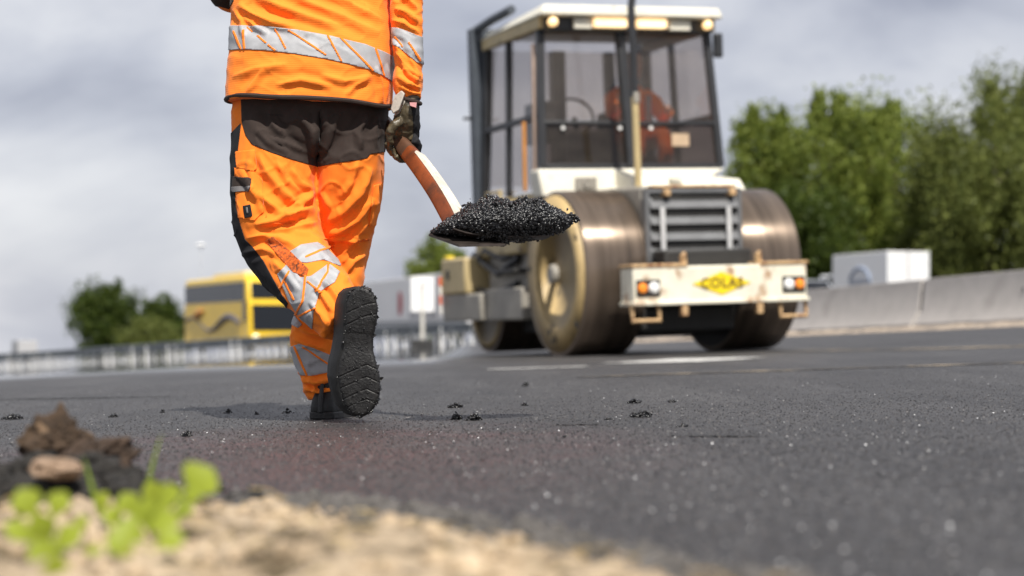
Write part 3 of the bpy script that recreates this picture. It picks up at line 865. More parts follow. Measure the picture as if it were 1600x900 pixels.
# ---- jacket
def torso(mb, rings, n=56):
    V = []
    R = catmull(rings, 4)
    for z, uL, uR, Yc, hd, tilt in R:
        xl, xr = (uL - 800) / F * Yc, (uR - 800) / F * Yc
        for j in range(n):
            w = 2 * math.pi * j / n; c, s = math.cos(w), math.sin(w)
            c2 = math.copysign(abs(c) ** .82, c); s2 = math.copysign(abs(s) ** .82, s)
            V.append(((xl + xr) / 2 + (xr - xl) / 2 * c2, Yc + hd * s2, z - tilt * c2))
    Fc = []; m = len(R)
    for k in range(m - 1):
        for j in range(n): Fc.append((k * n + j, k * n + (j + 1) % n, (k + 1) * n + (j + 1) % n, (k + 1) * n + j))
    Fc.append(tuple(reversed(range(n)))); Fc.append(tuple(range((m - 1) * n, m * n)))
    mb.add(V, Fc)
mb = MB()
HEM = (.868, 352, 613, 5.60, .155, .010)
torso(mb, [HEM, (.90, 354, 613, 5.60, .157, .008), (.95, 356, 615, 5.60, .160, .004), (1.0, 358, 617, 5.605, .160, 0), (1.08, 361, 614, 5.615, .152, 0), (1.16, 362, 610, 5.63, .150, 0), (1.28, 356, 622, 5.665, .150, 0), (1.40, 352, 632, 5.70, .145, 0), (1.47, 372, 612, 5.72, .11, 0), (1.52, 432, 545, 5.74, .075, 0)])
limb(mb, [(606, -215, 5.71, 40, 1.0), (628, -160, 5.68, 36, 1.0), (634, -90, 5.63, 32, 1.0), (634, -30, 5.58, 27, 1.1), (635, 20, 5.55, 25, 1.1), (637, 60, 5.54, 23, 1.15), (638, 100, 5.53, 22, 1.15), (637, 132, 5.52, 23, 1.1), (640, 150, 5.515, 19.5, 1.0), (641, 157, 5.512, 18, 1.0)], 28)
limb(mb, [(376, -215, 5.72, 40, 1.0), (352, -150, 5.74, 35, 1.0), (342, -80, 5.76, 32, 1.0), (352, -20, 5.78, 29, 1.0), (366, -8, 5.82, 27, 1.0), (395, -8, 5.95, 24, 1.0), (430, -10, 6.08, 22, 1.0)], 28)
V, Q = remeshed(mb, .0042, 6)
N = normals(V, Q)
V = fold(V, N, [
    ([(372, 6), (396, 22), (424, 34), (462, 42)], 8, 9), ([(400, -8), (440, 10), (480, 24), (530, 40)], 8, 9), ([(440, -14), (490, 6), (540, 26), (592, 52)], 6, 10), ([(378, 24), (398, 40), (420, 52)], 6, 6), ([(366, 14), (378, 34), (384, 60)], 5, 6), ([(480, -20), (540, 0), (600, 34)], 5, 9),
    ([(362, 120), (400, 106), (450, 100)], 4, 9), ([(430, 132), (470, 124), (520, 134)], 5, 7), ([(500, 116), (540, 126), (585, 118)], 5, 8), ([(588, 104), (596, 130), (598, 162)], 6, 6), ([(604, 100), (606, 130), (606, 160)], 5, 5), ([(385, 145), (400, 122), (412, 108)], 4, 7), ([(540, 148), (556, 132), (574, 124)], 4, 6),
    # right sleeve
    ([(616, 12), (634, 18), (652, 34)], 7, 5), ([(612, 30), (632, 36), (655, 52)], 6, 5), ([(620, -10), (640, 0), (652, 14)], 6, 5), ([(618, 78), (632, 98), (654, 120)], 7, 5), ([(624, 96), (640, 116), (656, 128)], 6, 4), ([(622, 118), (638, 130), (658, 138)], 7, 4), ([(626, 134), (642, 143), (658, 146)], 6, 3.5), ([(640, 90), (650, 104), (656, 122)], 5, 4), ([(616, 60), (626, 82), (634, 92)], 5, 5),
])
Nn = normals(V, Q)
ju0, _ = px_of(V)
cr = fbm(np.stack([V[:, 0] * 16, V[:, 1] * 16, V[:, 2] * 12], 1), 22, 3) * .0030 + vnoise(np.stack([V[:, 0] * 20 + V[:, 2] * 24, V[:, 1] * 16, V[:, 2] * 20 - V[:, 0] * 12], 1), 26) * .0018 + np.where(ju0 > 614, 1.0, .45) * (1 - np.abs(vnoise(np.stack([V[:, 0] * 14 - V[:, 2] * 16, V[:, 1] * 14, V[:, 2] * 24 + V[:, 0] * 12], 1), 36))) ** 5 * .0035
V = V + Nn * cr[:, None]
JV, JQ = V, Q; JN = normals(V, Q); ju, jv = px_of(JV); jf = facing(JV, JN)
jacket = under(fast_mesh('jacket', JV, quads=JQ, mat=M_knit, smooth=True))
jacket['label'] = 'orange hi-vis knit jacket with wide grey reflective band'
is_arm = (ju > 616) | ((JV[:, 1] < 5.535) & (ju > 612))
def jpatch(name, f, off, m):
    o = sew(shell(name, JV, JN, JQ, f, off, m, None), jacket); return o
BT = [(335, 42), (365, 40), (420, 41), (460, 46), (520, 57), (570, 69), (600, 81), (617, 90)]
BB = [(617, 131), (600, 119), (575, 108), (545, 100), (510, 92), (460, 84), (420, 79), (380, 77), (335, 80)]
TORSO = np.where((ju < 615.5) & (JV[:, 1] > 5.43), 50., -50.)
fb = np.minimum(poly_sdf(ju, jv, BT + BB), TORSO)
jpatch('reflective_band', fb, .0025, M_refl)
for l in ([(366, 50), (378, 78)], [(379, 40), (383, 78)], [(386, 43), (430, 79)], [(428, 42), (450, 82)], [(446, 44), (521, 94)], [(511, 54), (534, 97)], [(531, 58), (582, 110)], [(586, 76), (600, 118)]):
    d, t, s = poly_dist(ju, jv, l, closed=False)
    jpatch('band_slit', np.minimum(np.minimum(1.45 - d, fb), np.clip(jf * 300, -50, 50)), .0042, M_orange)
ARM = np.where((ju > 612) & (JV[:, 1] < 5.62), 50., -50.)
ARMX = np.where((ju > 612) & ((JV[:, 0] - (635 - 800) / F * 5.54) ** 2 + (JV[:, 1] - 5.54) ** 2 < .062 ** 2), 50., -50.)
fa = np.minimum(poly_sdf(ju, jv, [(596, 42), (622, 44), (640, 50), (668, 62), (668, 104), (650, 97), (635, 84), (620, 72), (596, 64)]), ARMX)
jpatch('reflective_band', fa, .0025, M_refl)
for l in ([(625, 46), (656, 94)], [(618, 58), (640, 88)]):
    d, t, s = poly_dist(ju, jv, l, closed=False)
    jpatch('band_slit', np.minimum(np.minimum(1.4 - d, fa), np.clip(jf * 300, -50, 50)), .0042, M_orange)
fe = np.minimum(poly_sdf(ju, jv, [(300, -60), (362, -60), (366, 0), (358, 14), (345, 10), (300, 6)]), np.where((JV[:, 2] < 1.30), 50., -50.))
jpatch('elbow_patch', fe, .002, M_brown)
def ring_tube(name, pts, r, m, parent):
    t = MB(); t.tube(pts + pts[:2], r, 8, caps=False); o = t.build(name, m); o.parent = parent; o.data.transform(Matrix.Translation(-worker.location)); return o
def hem_pts():
    z, uL, uR, Yc, hd, tilt = HEM
    xl, xr = (uL - 800) / F * Yc, (uR - 800) / F * Yc; out = []
    for j in range(72):
        w = 2 * math.pi * j / 72; c, s = math.cos(w), math.sin(w)
        c2 = math.copysign(abs(c) ** .82, c); s2 = math.copysign(abs(s) ** .82, s)
        out.append(Vector(((xl + xr) / 2 + ((xr - xl) / 2 - .0045) * c2, Yc + (hd - .0005) * s2, z + .005 - tilt * c2 + .0025 * math.sin(5 * w + 1) - .010 * max(0, c2) * max(0, -s2))))
    return out
ring_tube('hem_trim', hem_pts(), .0066, M_brown, jacket)
cc = pt(641, 158, 5.512)
ring_tube('cuff_trim', [cc + Vector((.0285 * math.cos(a), .0285 * math.sin(a), -.007 * math.cos(a))) for a in np.linspace(0, 2 * math.pi, 28, endpoint=False)], .0055, M_brown, jacket)

# ---- shovel
shovel = empty('shovel', pt(790, 372, 5.12))
tag(shovel, 'square shovel with curved brown shaft carried loaded in the gloved hand', 'shovel')
def sh_add(mb, name, m, **k):
    o = mb.build(name, m, **k); o.parent = shovel; o.data.transform(Matrix.Translation(-shovel.location)); return o
M_wood = mat('worn_brown_wood', (.085, .040, .022), .5, var=.4, vscale=16, aniso=(1, 1, 1), bump=.2, bscale=60, bdist=.002, dirt=((.03, .02, .015), .55, .2, 18))
M_shaft = mat('orange_brown_shaft', (.20, .045, .010), .45, var=.45, vscale=14, dirt=((.06, .025, .012), .50, .22, 20), bump=.2, bscale=80, bdist=.001)
M_lit_strap = mat('sunlit_worn_steel', (.66, .60, .50), .4, var=.18, vscale=22, dirt=((.28, .17, .08), .58, .12, 34), bump=.2, bscale=90, bdist=.001)  # worn steel strap with the white highlight painted into its colour
sq = lambda c, s: (math.copysign(abs(c) ** .55, c), math.copysign(abs(s) ** .55, s))
SH = [(470, 40, 6.15, 13), (530, 110, 5.92, 13), (580, 168, 5.74, 13.5), (612, 206, 5.60, 14.5), (632, 230, 5.51, 15.5), (657, 262, 5.41, 16.5), (682, 298, 5.32, 17.5), (702, 332, 5.245, 18.5), (716, 362, 5.20, 18)]
A = catmull(SH, 6); SP = [pt(a[0], a[1], a[2]) for a in A]; SR = [a[3] * .86 * a[2] / F for a in A]
def shaft_frame(k):
    t = (SP[min(k + 1, len(SP) - 1)] - SP[max(0, k - 1)]).normalized()
    up = Vector((.61, -.30, .69)); up = (up - t * up.dot(t)).normalized()      # the pale top face looks up and right
    return t, up, t.cross(up).normalized()
def shaft_part(name, k0, k1, m, prof):
    b = MB(); V = []; n = len(prof)
    for k in range(k0, k1 + 1):
        t, up, sd = shaft_frame(k)
        V += [SP[k] + (up * q + sd * p_) * SR[k] for p_, q in prof]
    Fc = []
    for k in range(k1 - k0):
        for j in range(n): Fc.append((k * n + j, k * n + (j + 1) % n, (k + 1) * n + (j + 1) % n, (k + 1) * n + j))
    Fc.append(tuple(reversed(range(n)))); Fc.append(tuple(range((k1 - k0) * n, (k1 - k0 + 1) * n)))
    b.add(V, Fc); return sh_add(b, name, m, angle=50)
rp = [(math.copysign(abs(math.cos(a)) ** .6, math.cos(a)) * .80, math.copysign(abs(math.sin(a)) ** .6, math.sin(a)) * .95) for a in np.linspace(0, 2 * math.pi, 20, endpoint=False)]
ks = 27
shaft_part('shaft', 0, ks, M_wood, rp)
shaft_part('socket', ks - 1, len(SP) - 1, M_shaft, [(p_ * 1.03, q * 1.03) for p_, q in rp])
shaft_part('socket_lit_strap', ks + 1, len(SP) - 3, M_lit_strap, [(-.72, .82), (.72, .82), (.64, 1.11), (-.64, 1.11)])
g0 = SP[0]
b = MB(); b.tube([g0 + Vector((-.05, -.03, .02)), g0 + Vector((.05, .03, -.02))], .014, 10); sh_add(b, 'grip', M_wood)
# blade: a shallow pan, one corner showing below the load
BC = pt(770, 371, 5.10)
def blade():
    b = MB(); nx, ny = 16, 12; V = []
    for layer in (0, 1):
        for i in range(nx + 1):
            for j in range(ny + 1):
                s = i / nx * 2 - 1; t = j / ny * 2 - 1
                x = s * .125; y = t * .100
                z = .008 * abs(t) ** 3 + .012 * max(0, -s) ** 3 - .004 * (1 - s * s) - layer * .0028
                # rotate a little so that the left near corner drops
                V.append((BC.x + x * .97 - y * .25, BC.y + y * .97 + x * .20, BC.z + z + .004 * t - .002 * s))
    o = (nx + 1) * (ny + 1)
    idx = lambda l, i, j: l * o + i * (ny + 1) + j
    Fc = []
    for i in range(nx):
        for j in range(ny):
            Fc.append((idx(0, i, j), idx(0, i + 1, j), idx(0, i + 1, j + 1), idx(0, i, j + 1)))
            Fc.append((idx(1, i, j), idx(1, i, j + 1), idx(1, i + 1, j + 1), idx(1, i + 1, j)))
    for i in range(nx):
        Fc += [(idx(0, i, 0), idx(1, i, 0), idx(1, i + 1, 0), idx(0, i + 1, 0)), (idx(0, i, ny), idx(0, i + 1, ny), idx(1, i + 1, ny), idx(1, i, ny))]
    for j in range(ny):
        Fc += [(idx(0, 0, j), idx(0, 0, j + 1), idx(1, 0, j + 1), idx(1, 0, j)), (idx(0, nx, j), idx(1, nx, j), idx(1, nx, j + 1), idx(0, nx, j + 1))]
    b.add(V, Fc)
    return b
M_blade_steel = mat('dark_worn_steel', (.06, .048, .042), .45, metal=.6, var=.4, vscale=25, bump=.3, bscale=120, bdist=.001)
sh_add(blade(), 'blade', M_blade_steel)
b = MB(); tip = pt(671, 367, 5.10)
b.hexa([pt(670, 369, 5.06), pt(717, 386, 4.97), pt(790, 384, 4.99), pt(704, 362, 5.26), pt(670, 365.5, 5.06), pt(717, 382, 4.97), pt(790, 381, 4.99), pt(704, 352, 5.26)])
sh_add(b, 'blade_corner', M_blade_steel)

# ---- the load of hot asphalt
def asphalt_heap():
    rng = np.random.default_rng(77); top = [(676, 364), (688, 356), (702, 345), (718, 333), (735, 322), (760, 314), (790, 311), (820, 312), (846, 317), (868, 325), (884, 335), (893, 347)]
    bot = [(676, 364), (692, 367), (716, 373), (745, 379), (780, 383), (812, 380), (840, 373), (865, 366), (884, 358), (893, 347)]
    tu_, tv_ = zip(*top); bu_, bv_ = zip(*bot)
    P = []; S = []
    for k in range(12000):
        u = rng.uniform(677, 893); a = rng.uniform(0, math.pi)
        vt = np.interp(u, tu_, tv_); vb = np.interp(u, bu_, bv_)
        c, r = (vt + vb) / 2, (vb - vt) / 2 * (1 + (.08 * math.sin(u * .083 + 1) + .05 * math.sin(u * .21) + .03 * math.sin(u * .47)) * (1 if rng.random() < .9 else 1.6))
        ph = math.acos(rng.uniform(-1, 1))
        half = .135 * math.sqrt(max(0.02, 1 - ((u - 786) / 112) ** 2))
        y = 5.10 - half * math.sin(ph) * (1 if rng.random() < .72 else -1)
        v = c - r * math.cos(ph) + rng.normal(0, 1.4)
        s = .0012 + .0052 * rng.random() ** 3
        v = min(v, vb - 1.0); Yq = y
        q = pt(u, v, 5.10); q.x = (u - 800) / F * 5.10; q.y = Yq
        P.append(tuple(q)); S.append(s)
    return np.array(P), np.array(S), (tu_, tv_, bu_, bv_)
HP, HS, (a1, a2, a3, a4) = asphalt_heap()
rng = np.random.default_rng(78)
for k in range(46):            # bigger sticky clots of stones
    j = rng.integers(len(HP)); c_ = HP[j]; m_ = rng.integers(14, 40)
    HP = np.concatenate([HP, c_ + rng.normal(0, rng.uniform(.004, .009), (m_, 3)) * [1, 1, .7] + [0, 0, .003]]); HS = np.concatenate([HS, .0014 + .0045 * rng.random(m_) ** 2])
# core
b = MB(); V = []; nu = 30; nw = 24
for i in range(nu + 1):
    u = 680 + (890 - 680) * i / nu
    vt = np.interp(u, a1, a2) + 3; vb = np.interp(u, a3, a4) - 3
    if vb < vt: vt = vb = (vt + vb) / 2
    half = .130 * math.sqrt(max(0.0, 1 - ((u - 782) / 116) ** 2))
    for j in range(nw):
        w = 2 * math.pi * j / nw
        q = pt(u, (vt + vb) / 2 - (vb - vt) / 2 * math.cos(w), 5.10); q.x = (u - 800) / F * 5.10; q.y = 5.10 - half * math.sin(w)
        V.append(q)
Fc = [(i * nw + j, i * nw + (j + 1) % nw, (i + 1) * nw + (j + 1) % nw, (i + 1) * nw + j) for i in range(nu) for j in range(nw)]
o1 = scatter_mesh('asphalt_load', HP, HS, M_asph, seed=9, flat=1.0)
bm = bmesh.new(); bm.from_mesh(o1.data); vs_ = [bm.verts.new(p) for p in V]
for f_ in Fc: bm.faces.new([vs_[i] for i in f_])
bm.to_mesh(o1.data); bm.free()
tag(o1, 'heap of glistening black hot asphalt on the shovel blade', 'asphalt', kind='stuff')

# ---- gloves
def fingers(mb, k0, dk, curl_from, curl_to, rr, axis_off=0.0):
    pass
glove_r = MB()
limb(glove_r, [(641, 148, 5.512, 14, 1.0), (639, 165, 5.512, 15, 1.1), (636, 182, 5.515, 19, .85), (634, 200, 5.53, 21, .75), (634, 216, 5.545, 19, .7), (634, 228, 5.55, 14, .7)], 20, per=4)
kk = min(range(len(SP)), key=lambda k: (SP[k] - pt(628, 222, 5.53)).length)
tdir = (SP[kk + 2] - SP[kk - 2]).normalized()
e_up = Vector((.72, .0, .69)); e_up = (e_up - tdir * e_up.dot(tdir)).normalized(); e_near = e_up.cross(tdir).normalized()
if e_near.y > 0: e_near = -e_near
cshaft = SP[kk]
for i, (off, rad, ln) in enumerate([(-.034, .0105, 1.0), (-.0115, .0112, 1.05), (.011, .011, 1.02), (.032, .0098, .9)]):
    pts = []; base = cshaft + tdir * off
    for a in np.linspace(-.15, 1.0 * 3.7 * ln, 10):        # from the palm over the far side and round underneath to the near side
        ang = math.pi * .5 + a
        R_ = .0265 + rad * .75
        # angle 0 = near side, pi/2 = up, pi = far side, 3pi/2 = below
        pts.append(base + e_near * math.cos(ang) * R_ + e_up * math.sin(ang) * R_)
    glove_r.tube(pts, [rad * q for q in (1.05, 1.08, 1.05, 1.0, 1.04, 1.0, .96, .97, .9, .72)], 10)
th = [pt(628, 188, 5.485), pt(617, 194, 5.475), pt(610, 204, 5.478), pt(608, 216, 5.485), pt(611, 226, 5.492)]
glove_r.tube(th, [.013, .0125, .0118, .011, .0085], 10)
GV, GQ = remeshed(glove_r, .0026, 3)
GN = normals(GV, GQ)
GV = GV + GN * (fbm(GV * 55, 4, 3) * .0022 + (1 - np.abs(vnoise(GV * np.array([60, 60, 38.]), 9))) ** 4 * .002)[:, None]; GN = normals(GV, GQ)
glove = under(fast_mesh('glove', GV, quads=GQ, mat=M_leather, smooth=True))
glove['label'] = 'olive and black leather work glove gripping the shovel shaft'
gu, gv = px_of(GV)
def gpatch(name, f, off, m):
    return sew(shell(name, GV, GN, GQ, f, off, m, None), glove)
gpatch('glove_back', poly_sdf(gu, gv, [(640, 156), (670, 150), (670, 240), (641, 236), (646, 210), (645, 180)]), .0015, M_black)
gpatch('glove_cuff', np.minimum(poly_sdf(gu, gv, [(600, 140), (634, 140), (633, 160), (624, 177), (616, 182), (600, 176)]), 50), .002, M_glovestrap)
b = MB()   # pale cuff strap standing off the wrist
for q in range(1):
    c = [pt(614, 178, 5.47), pt(623, 172, 5.462), pt(632, 146, 5.462), pt(627, 141, 5.47), pt(616, 150, 5.475), pt(610, 170, 5.478)]
    b.add([p_ for p_ in c] + [p_ + Vector((.002, .016, .001)) for p_ in c], [(0, 1, 2, 3, 4, 5), (11, 10, 9, 8, 7, 6)] + [(k, 6 + k, 6 + (k + 1) % 6, (k + 1) % 6) for k in range(6)])
o = b.build('cuff_strap', M_glovestrap, bevel=.003); o.parent = glove; o.data.transform(Matrix.Translation(-worker.location))
b = MB(); c = [pt(640, 160, 5.464), pt(651, 160, 5.466), pt(650, 168, 5.466), pt(641, 165, 5.464)]
b.add(c + [p_ + Vector((0, .02, 0)) for p_ in c], [(0, 1, 2, 3), (7, 6, 5, 4)] + [(k, 4 + k, 4 + (k + 1) % 4, (k + 1) % 4) for k in range(4)])
o = b.build('glove_tag', mat('pink_tag', (.6, .28, .28), .6)); o.parent = glove; o.data.transform(Matrix.Translation(-worker.location))
# left glove on the grip, in front of the body
b = MB(); gc = SP[0]
limb(b, [(428, -10, 6.06, 17, 1), (450, 5, 6.10, 20, .8), (466, 22, 6.14, 22, .8)], 16)
for i in range(4):
    base = gc + Vector((-.035 + .023 * i, .01 * i - .02, .012 - .008 * i))
    b.tube([base + Vector((0, .024 * math.cos(a), .024 * math.sin(a))) for a in np.linspace(2.0, 6.0, 8)], .010, 8)
b.tube([gc + Vector((-.05, -.01, .03)), gc + Vector((-.03, -.035, .01)), gc + Vector((-.005, -.038, -.008))], .011, 8)
LV, LQ = remeshed(b, .004, 3)
under(fast_mesh('glove', LV, quads=LQ, mat=M_leather, smooth=True))

# ---- body (neck, head) inside the clothes
b = MB()
HX = 488
limb(b, [(HX, 100, 5.63, 90, .6), (HX, 0, 5.65, 95, .6), (HX, -130, 5.70, 110, .55), (HX, -190, 5.72, 80, .6), (HX, -215, 5.73, 36, 1), (HX, -250, 5.74, 33, 1), (HX, -275, 5.76, 40, 1.2), (HX, -310, 5.77, 44, 1.25), (HX, -345, 5.77, 43, 1.25), (HX, -370, 5.77, 34, 1.2), (HX, -380, 5.77, 18, 1.2)], 28)
for s in (-1, 1):
    b.tube([pt(HX + 42 * s, -300, 5.77), pt(HX + 48 * s, -312, 5.75)], [.018, .013], 8)
b.tube([pt(HX, -300, 5.88), pt(HX, -316, 5.892)], [.017, .010], 8)
BV, BQ = remeshed(b, .006, 4)
under(fast_mesh('body', BV, quads=BQ, mat=M_skin, smooth=True))
b = MB()
limb(b, [(HX, -300, 5.735, 45, .95), (HX, -330, 5.75, 47, 1.15), (HX, -360, 5.765, 42, 1.3), (HX, -382, 5.77, 28, 1.3), (HX, -389, 5.77, 10, 1.3)], 24)
HV, HQ = remeshed(b, .006, 3); HN = normals(HV, HQ); HV = HV + HN * (fbm(HV * 60, 5) * .004)[:, None]
under(fast_mesh('hair', HV, quads=HQ, mat=M_hair, smooth=True))

# ---- boots
SOLE = [(567, 448), (580, 453), (588, 465), (591, 482), (588, 505), (583, 528), (583, 548), (588, 568), (593, 588), (594, 606), (590, 627), (579, 645), (564, 653), (549, 649), (537, 634), (530, 612), (526, 590), (528, 567), (534, 546), (538, 522), (539, 497), (541, 474), (547, 457), (556, 450)]
def sole_heightfield():
    """rubber outsole facing the camera: lugs stand out between chevron grooves"""
    Y0 = 5.27
    us = np.arange(522, 598.1, .55); vs2 = np.arange(444, 657.1, .55)
    U, W = np.meshgrid(us, vs2); u, v = U.ravel(), W.ravel()
    sd = poly_sdf(u, v, SOLE)
    h = np.zeros(len(u))
    for vv in (484, 502, 579, 598, 617, 633):
        for s in (-1, 1):
            cx = 562 + (vv - 550) * -.02
            if s < 0: ln = [(cx - 36, vv + 12), (cx - 3, vv - 3)]
            else: ln = [(cx + 3, vv - 6), (cx + 12, vv - 9), (cx + 36, vv + (2 if vv > 520 else -12))]
            d, t, q = poly_dist(u, v, ln, closed=False)
            h = np.maximum(h, np.exp(-(d / 1.0) ** 2) * .0022)
    d, t, q = poly_dist(u, v, [(541, 520), (585, 524)], closed=False); h = np.maximum(h, np.exp(-(d / 3) ** 2) * .001)
    waist = .006 * np.exp(-((v - 537) / 22) ** 2)
    edge = .010 * np.exp(-np.maximum(sd, 0) / 2.0)
    n = fbm(np.stack([u * .12, v * .12, 0 * u], 1), 3) * .0008 + np.maximum(0, fbm(np.stack([u * .5, v * .5, 0 * u], 1), 8)) * .0011
    Y = Y0 + (v - 550) / 100 * .020 + (u - 560) / 40 * -.010 + h + waist + edge - n
    x = (u - 800) / F * Y0; z = CH + (HZ - v) / F * Y0
    return u, v, sd, np.stack([x, Y, z], 1), U.shape
u_, v_, sd_, SV, shp = sole_heightfield()
ny, nx = shp
i = (np.arange(ny - 1)[:, None] * nx + np.arange(nx - 1)[None, :]).ravel()
SQ = np.stack([i, i + nx, i + nx + 1, i + 1], 1)
SN = np.tile([0, -1., 0], (len(SV), 1))
def boot_near():
    bt = empty('boot'); bt.parent = worker
    return bt
# upper of the lifted boot: loft from the sole outline back and to the left
def lift(u, v, q, sc=1.0, cx=561, cy=552):
    Y0 = 5.27
    uu = cx + (u - cx) * sc; vv = cy + (v - cy) * sc
    base = pt(uu, vv, Y0); base.y += (v - 550) / 100 * .020 + (u - 560) / 40 * -.010
    return base
OFFS = [(.008, -.004, 0.995, 0), (.020, -.014, 1.0, 0), (.032, -.023, .985, 0), (.055, -.036, .95, .002), (.080, -.040, .84, .004), (.105, -.036, .66, .006)]
b = MB(); V = []; n = len(SOLE) * 3
dense = []
for k in range(len(SOLE)):
    a_, c_ = SOLE[k], SOLE[(k + 1) % len(SOLE)]
    for q in range(3): dense.append((a_[0] + (c_[0] - a_[0]) * q / 3, a_[1] + (c_[1] - a_[1]) * q / 3))
for dy, dx, sc, up in OFFS:
    for (uu, vv) in dense:
        p_ = lift(uu, vv, 0, sc); p_.x += dx; p_.y += dy; p_.z += up * 1.0 + (0.012 if vv < 500 else 0) * (dy / .1); V.append(p_)
Fc = [(k * n + j, k * n + (j + 1) % n, (k + 1) * n + (j + 1) % n, (k + 1) * n + j) for k in range(len(OFFS) - 1) for j in range(n)] + [tuple(range(n)), tuple(reversed(range((len(OFFS) - 1) * n, len(OFFS) * n)))]
b.add(V, Fc)
limb(b, [(553, 476, 5.36, 22, 1.3), (546, 486, 5.37, 26, 1.1), (540, 494, 5.38, 28, 1.1), (536, 490, 5.41, 26, 1.0)], 20)
UV, UQ = remeshed(b, .0036, 3)
boot = under(fast_mesh('boot', UV, quads=UQ, mat=M_boot, smooth=True)); boot['label'] = 'black boot with its sole lifted towards the back'
so = shell('sole', SV, SN, SQ, sd_, 0, M_sole, None)[0]; so.modifiers['thickness'].thickness = .022
so.parent = boot; so.data.transform(Matrix.Translation(-worker.location))
# grit caked on the sole
rng = np.random.default_rng(14); P = []; S = []
sel = np.where(sd_ > 0)[0]
for k in range(700):
    j = sel[rng.integers(len(sel))]; q = SV[j].copy()
    if v_[j] < 625 and rng.random() < .65: continue
    s = .0006 + .0020 * rng.random() ** 2; q[1] -= s * .4; P.append(q); S.append(s)
for k in range(260):
    j = rng.integers(len(SOLE)); a_, c_ = SOLE[j], SOLE[(j + 1) % len(SOLE)]; t = rng.random()
    uu, vv = a_[0] + (c_[0] - a_[0]) * t, a_[1] + (c_[1] - a_[1]) * t
    if 470 < vv < 615 and rng.random() < .7: continue
    q = lift(uu, vv, 0); s = .001 + .0035 * rng.random() ** 2
    P.append((q.x, q.y + rng.uniform(0, .02), q.z + rng.normal(0, .001))); S.append(s)
gr = scatter_mesh('caked_grit', np.array(P), np.array(S), M_asph, seed=6, flat=1.0); gr['kind'] = 'stuff'
gr.parent = boot; gr.data.transform(Matrix.Translation(-worker.location))
# standing boot, pointing away and to the right
b = MB()
c0 = gpix(512, 654); c0.y = 5.66; c0.z = float(gz(c0.x, c0.y))
ax = Vector((.22, .975, 0)).normalized(); sd = Vector((ax.y, -ax.x, 0))
prof = [(-.065, .020), (-.055, .034), (-.02, .040), (.04, .039), (.10, .043), (.16, .049), (.21, .046), (.245, .030), (.255, .012)]
outl = [(a_, w_) for a_, w_ in prof] + [(a_, -w_) for a_, w_ in reversed(prof)]
def fn(a_, w_, z): return c0 + ax * a_ + sd * w_ + Vector((0, 0, z + .006 * max(0, (a_ - .15) / .1) ** 2))
up_ = MB(); V = []; lv = [(.018, 1.0, 0), (.035, .98, 0), (.055, .90, -.01), (.075, .72, -.03)]
for z, sc, sh_ in lv:
    for a_, w_ in outl: V.append(fn(-.02 + (a_ + .02) * (1 if z < .05 else (.86 if z < .07 else .6)), w_ * sc, z))
n = len(outl)
up_.add(V, [(k * n + j, k * n + (j + 1) % n, (k + 1) * n + (j + 1) % n, (k + 1) * n + j) for k in range(3) for j in range(n)] + [tuple(range(n)), tuple(reversed(range(3 * n, 4 * n)))])
up_.tube([c0 + Vector((0, 0, .03)), c0 + Vector((0, 0, .07)), c0 + Vector((0, 0, .12))], [.044, .045, .044], 16)
UV, UQ = remeshed(up_, .004, 3)
boot2 = under(fast_mesh('boot', UV, quads=UQ, mat=M_boot, smooth=True)); boot2['label'] = 'black boot planted flat on the asphalt'
b = MB(); b.prism([(a_, w_ * 1.06) for a_, w_ in outl], fn, .0, .021); o = b.build('sole', M_sole, bevel=.003); o.parent = boot2; o.data.transform(Matrix.Translation(-worker.location))
b = MB(); b.tube([c0 + ax * -.066 + Vector((0, 0, .02)), c0 + ax * -.062 + Vector((0, 0, .06)), c0 + ax * -.05 + Vector((0, 0, .10))], [.008, .007, .005], 8); o = b.build('heel_tab', M_sole); o.parent = boot2; o.data.transform(Matrix.Translation(-worker.location))
# ------------------------------------------------------------------ the road roller
M_cream = mat('cream_paint', (.46, .36, .185), .5, var=.12, vscale=5, dirt=((.10, .075, .05), .60, .10, 4.5), bump=.1, bscale=20)
M_disc = mat('chipped_cream_paint', (.45, .325, .15), .55, var=.18, vscale=5, dirt=((.03, .025, .022), .595, .05, 3.6), bump=.1, bscale=30)
M_white = mat('dirty_white_paint', (.70, .67, .57), .5, var=.10, vscale=4, dirt=((.30, .20, .11), .57, .14, 4))
M_bump = mat('rusty_white_paint', (.74, .70, .57), .5, var=.12, vscale=6, dirt=((.32, .15, .05), .555, .12, 4.5), bump=.1, bscale=30)
M_rust = mat('rusty_cream_steel', (.50, .33, .17), .6, var=.3, vscale=12, dirt=((.22, .08, .03), .52, .12, 14))
M_drum = mat('wet_brown_drum_steel', (.215, .165, .125), .3, metal=.7, var=.3, vscale=9, aniso=(1, .05, .05), dirt=((.11, .085, .066), .46, .2, 16))
bs_ = M_drum.node_tree.nodes['Principled BSDF']; bs_.inputs['Anisotropic'].default_value = .9; bs_.inputs['Anisotropic Rotation'].default_value = .25; bs_.inputs['Roughness'].default_value = .38
tg_ = M_drum.node_tree.nodes.new('ShaderNodeTangent'); tg_.direction_type = 'RADIAL'; tg_.axis = 'X'; M_drum.node_tree.links.new(tg_.outputs[0], bs_.inputs['Tangent'])
M_frame = mat('dark_machine_frame', (.018, .017, .016), .6, var=.3, vscale=6)
M_greyp = mat('grey_panel', (.27, .25, .215), .55, var=.15, vscale=5, dirt=((.08, .07, .06), .6, .12, 6))
M_slat = mat('grey_louvre', (.14, .143, .148), .4, var=.15, vscale=6, metal=.2)
M_cabframe = mat('charcoal_cab_frame', (.022, .023, .026), .45, var=.2, vscale=6)
M_rops = mat('blue_grey_post', (.055, .065, .08), .5, var=.15, vscale=5)
M_glass = glass('tinted_cab_glass', (.875, .85, .835))
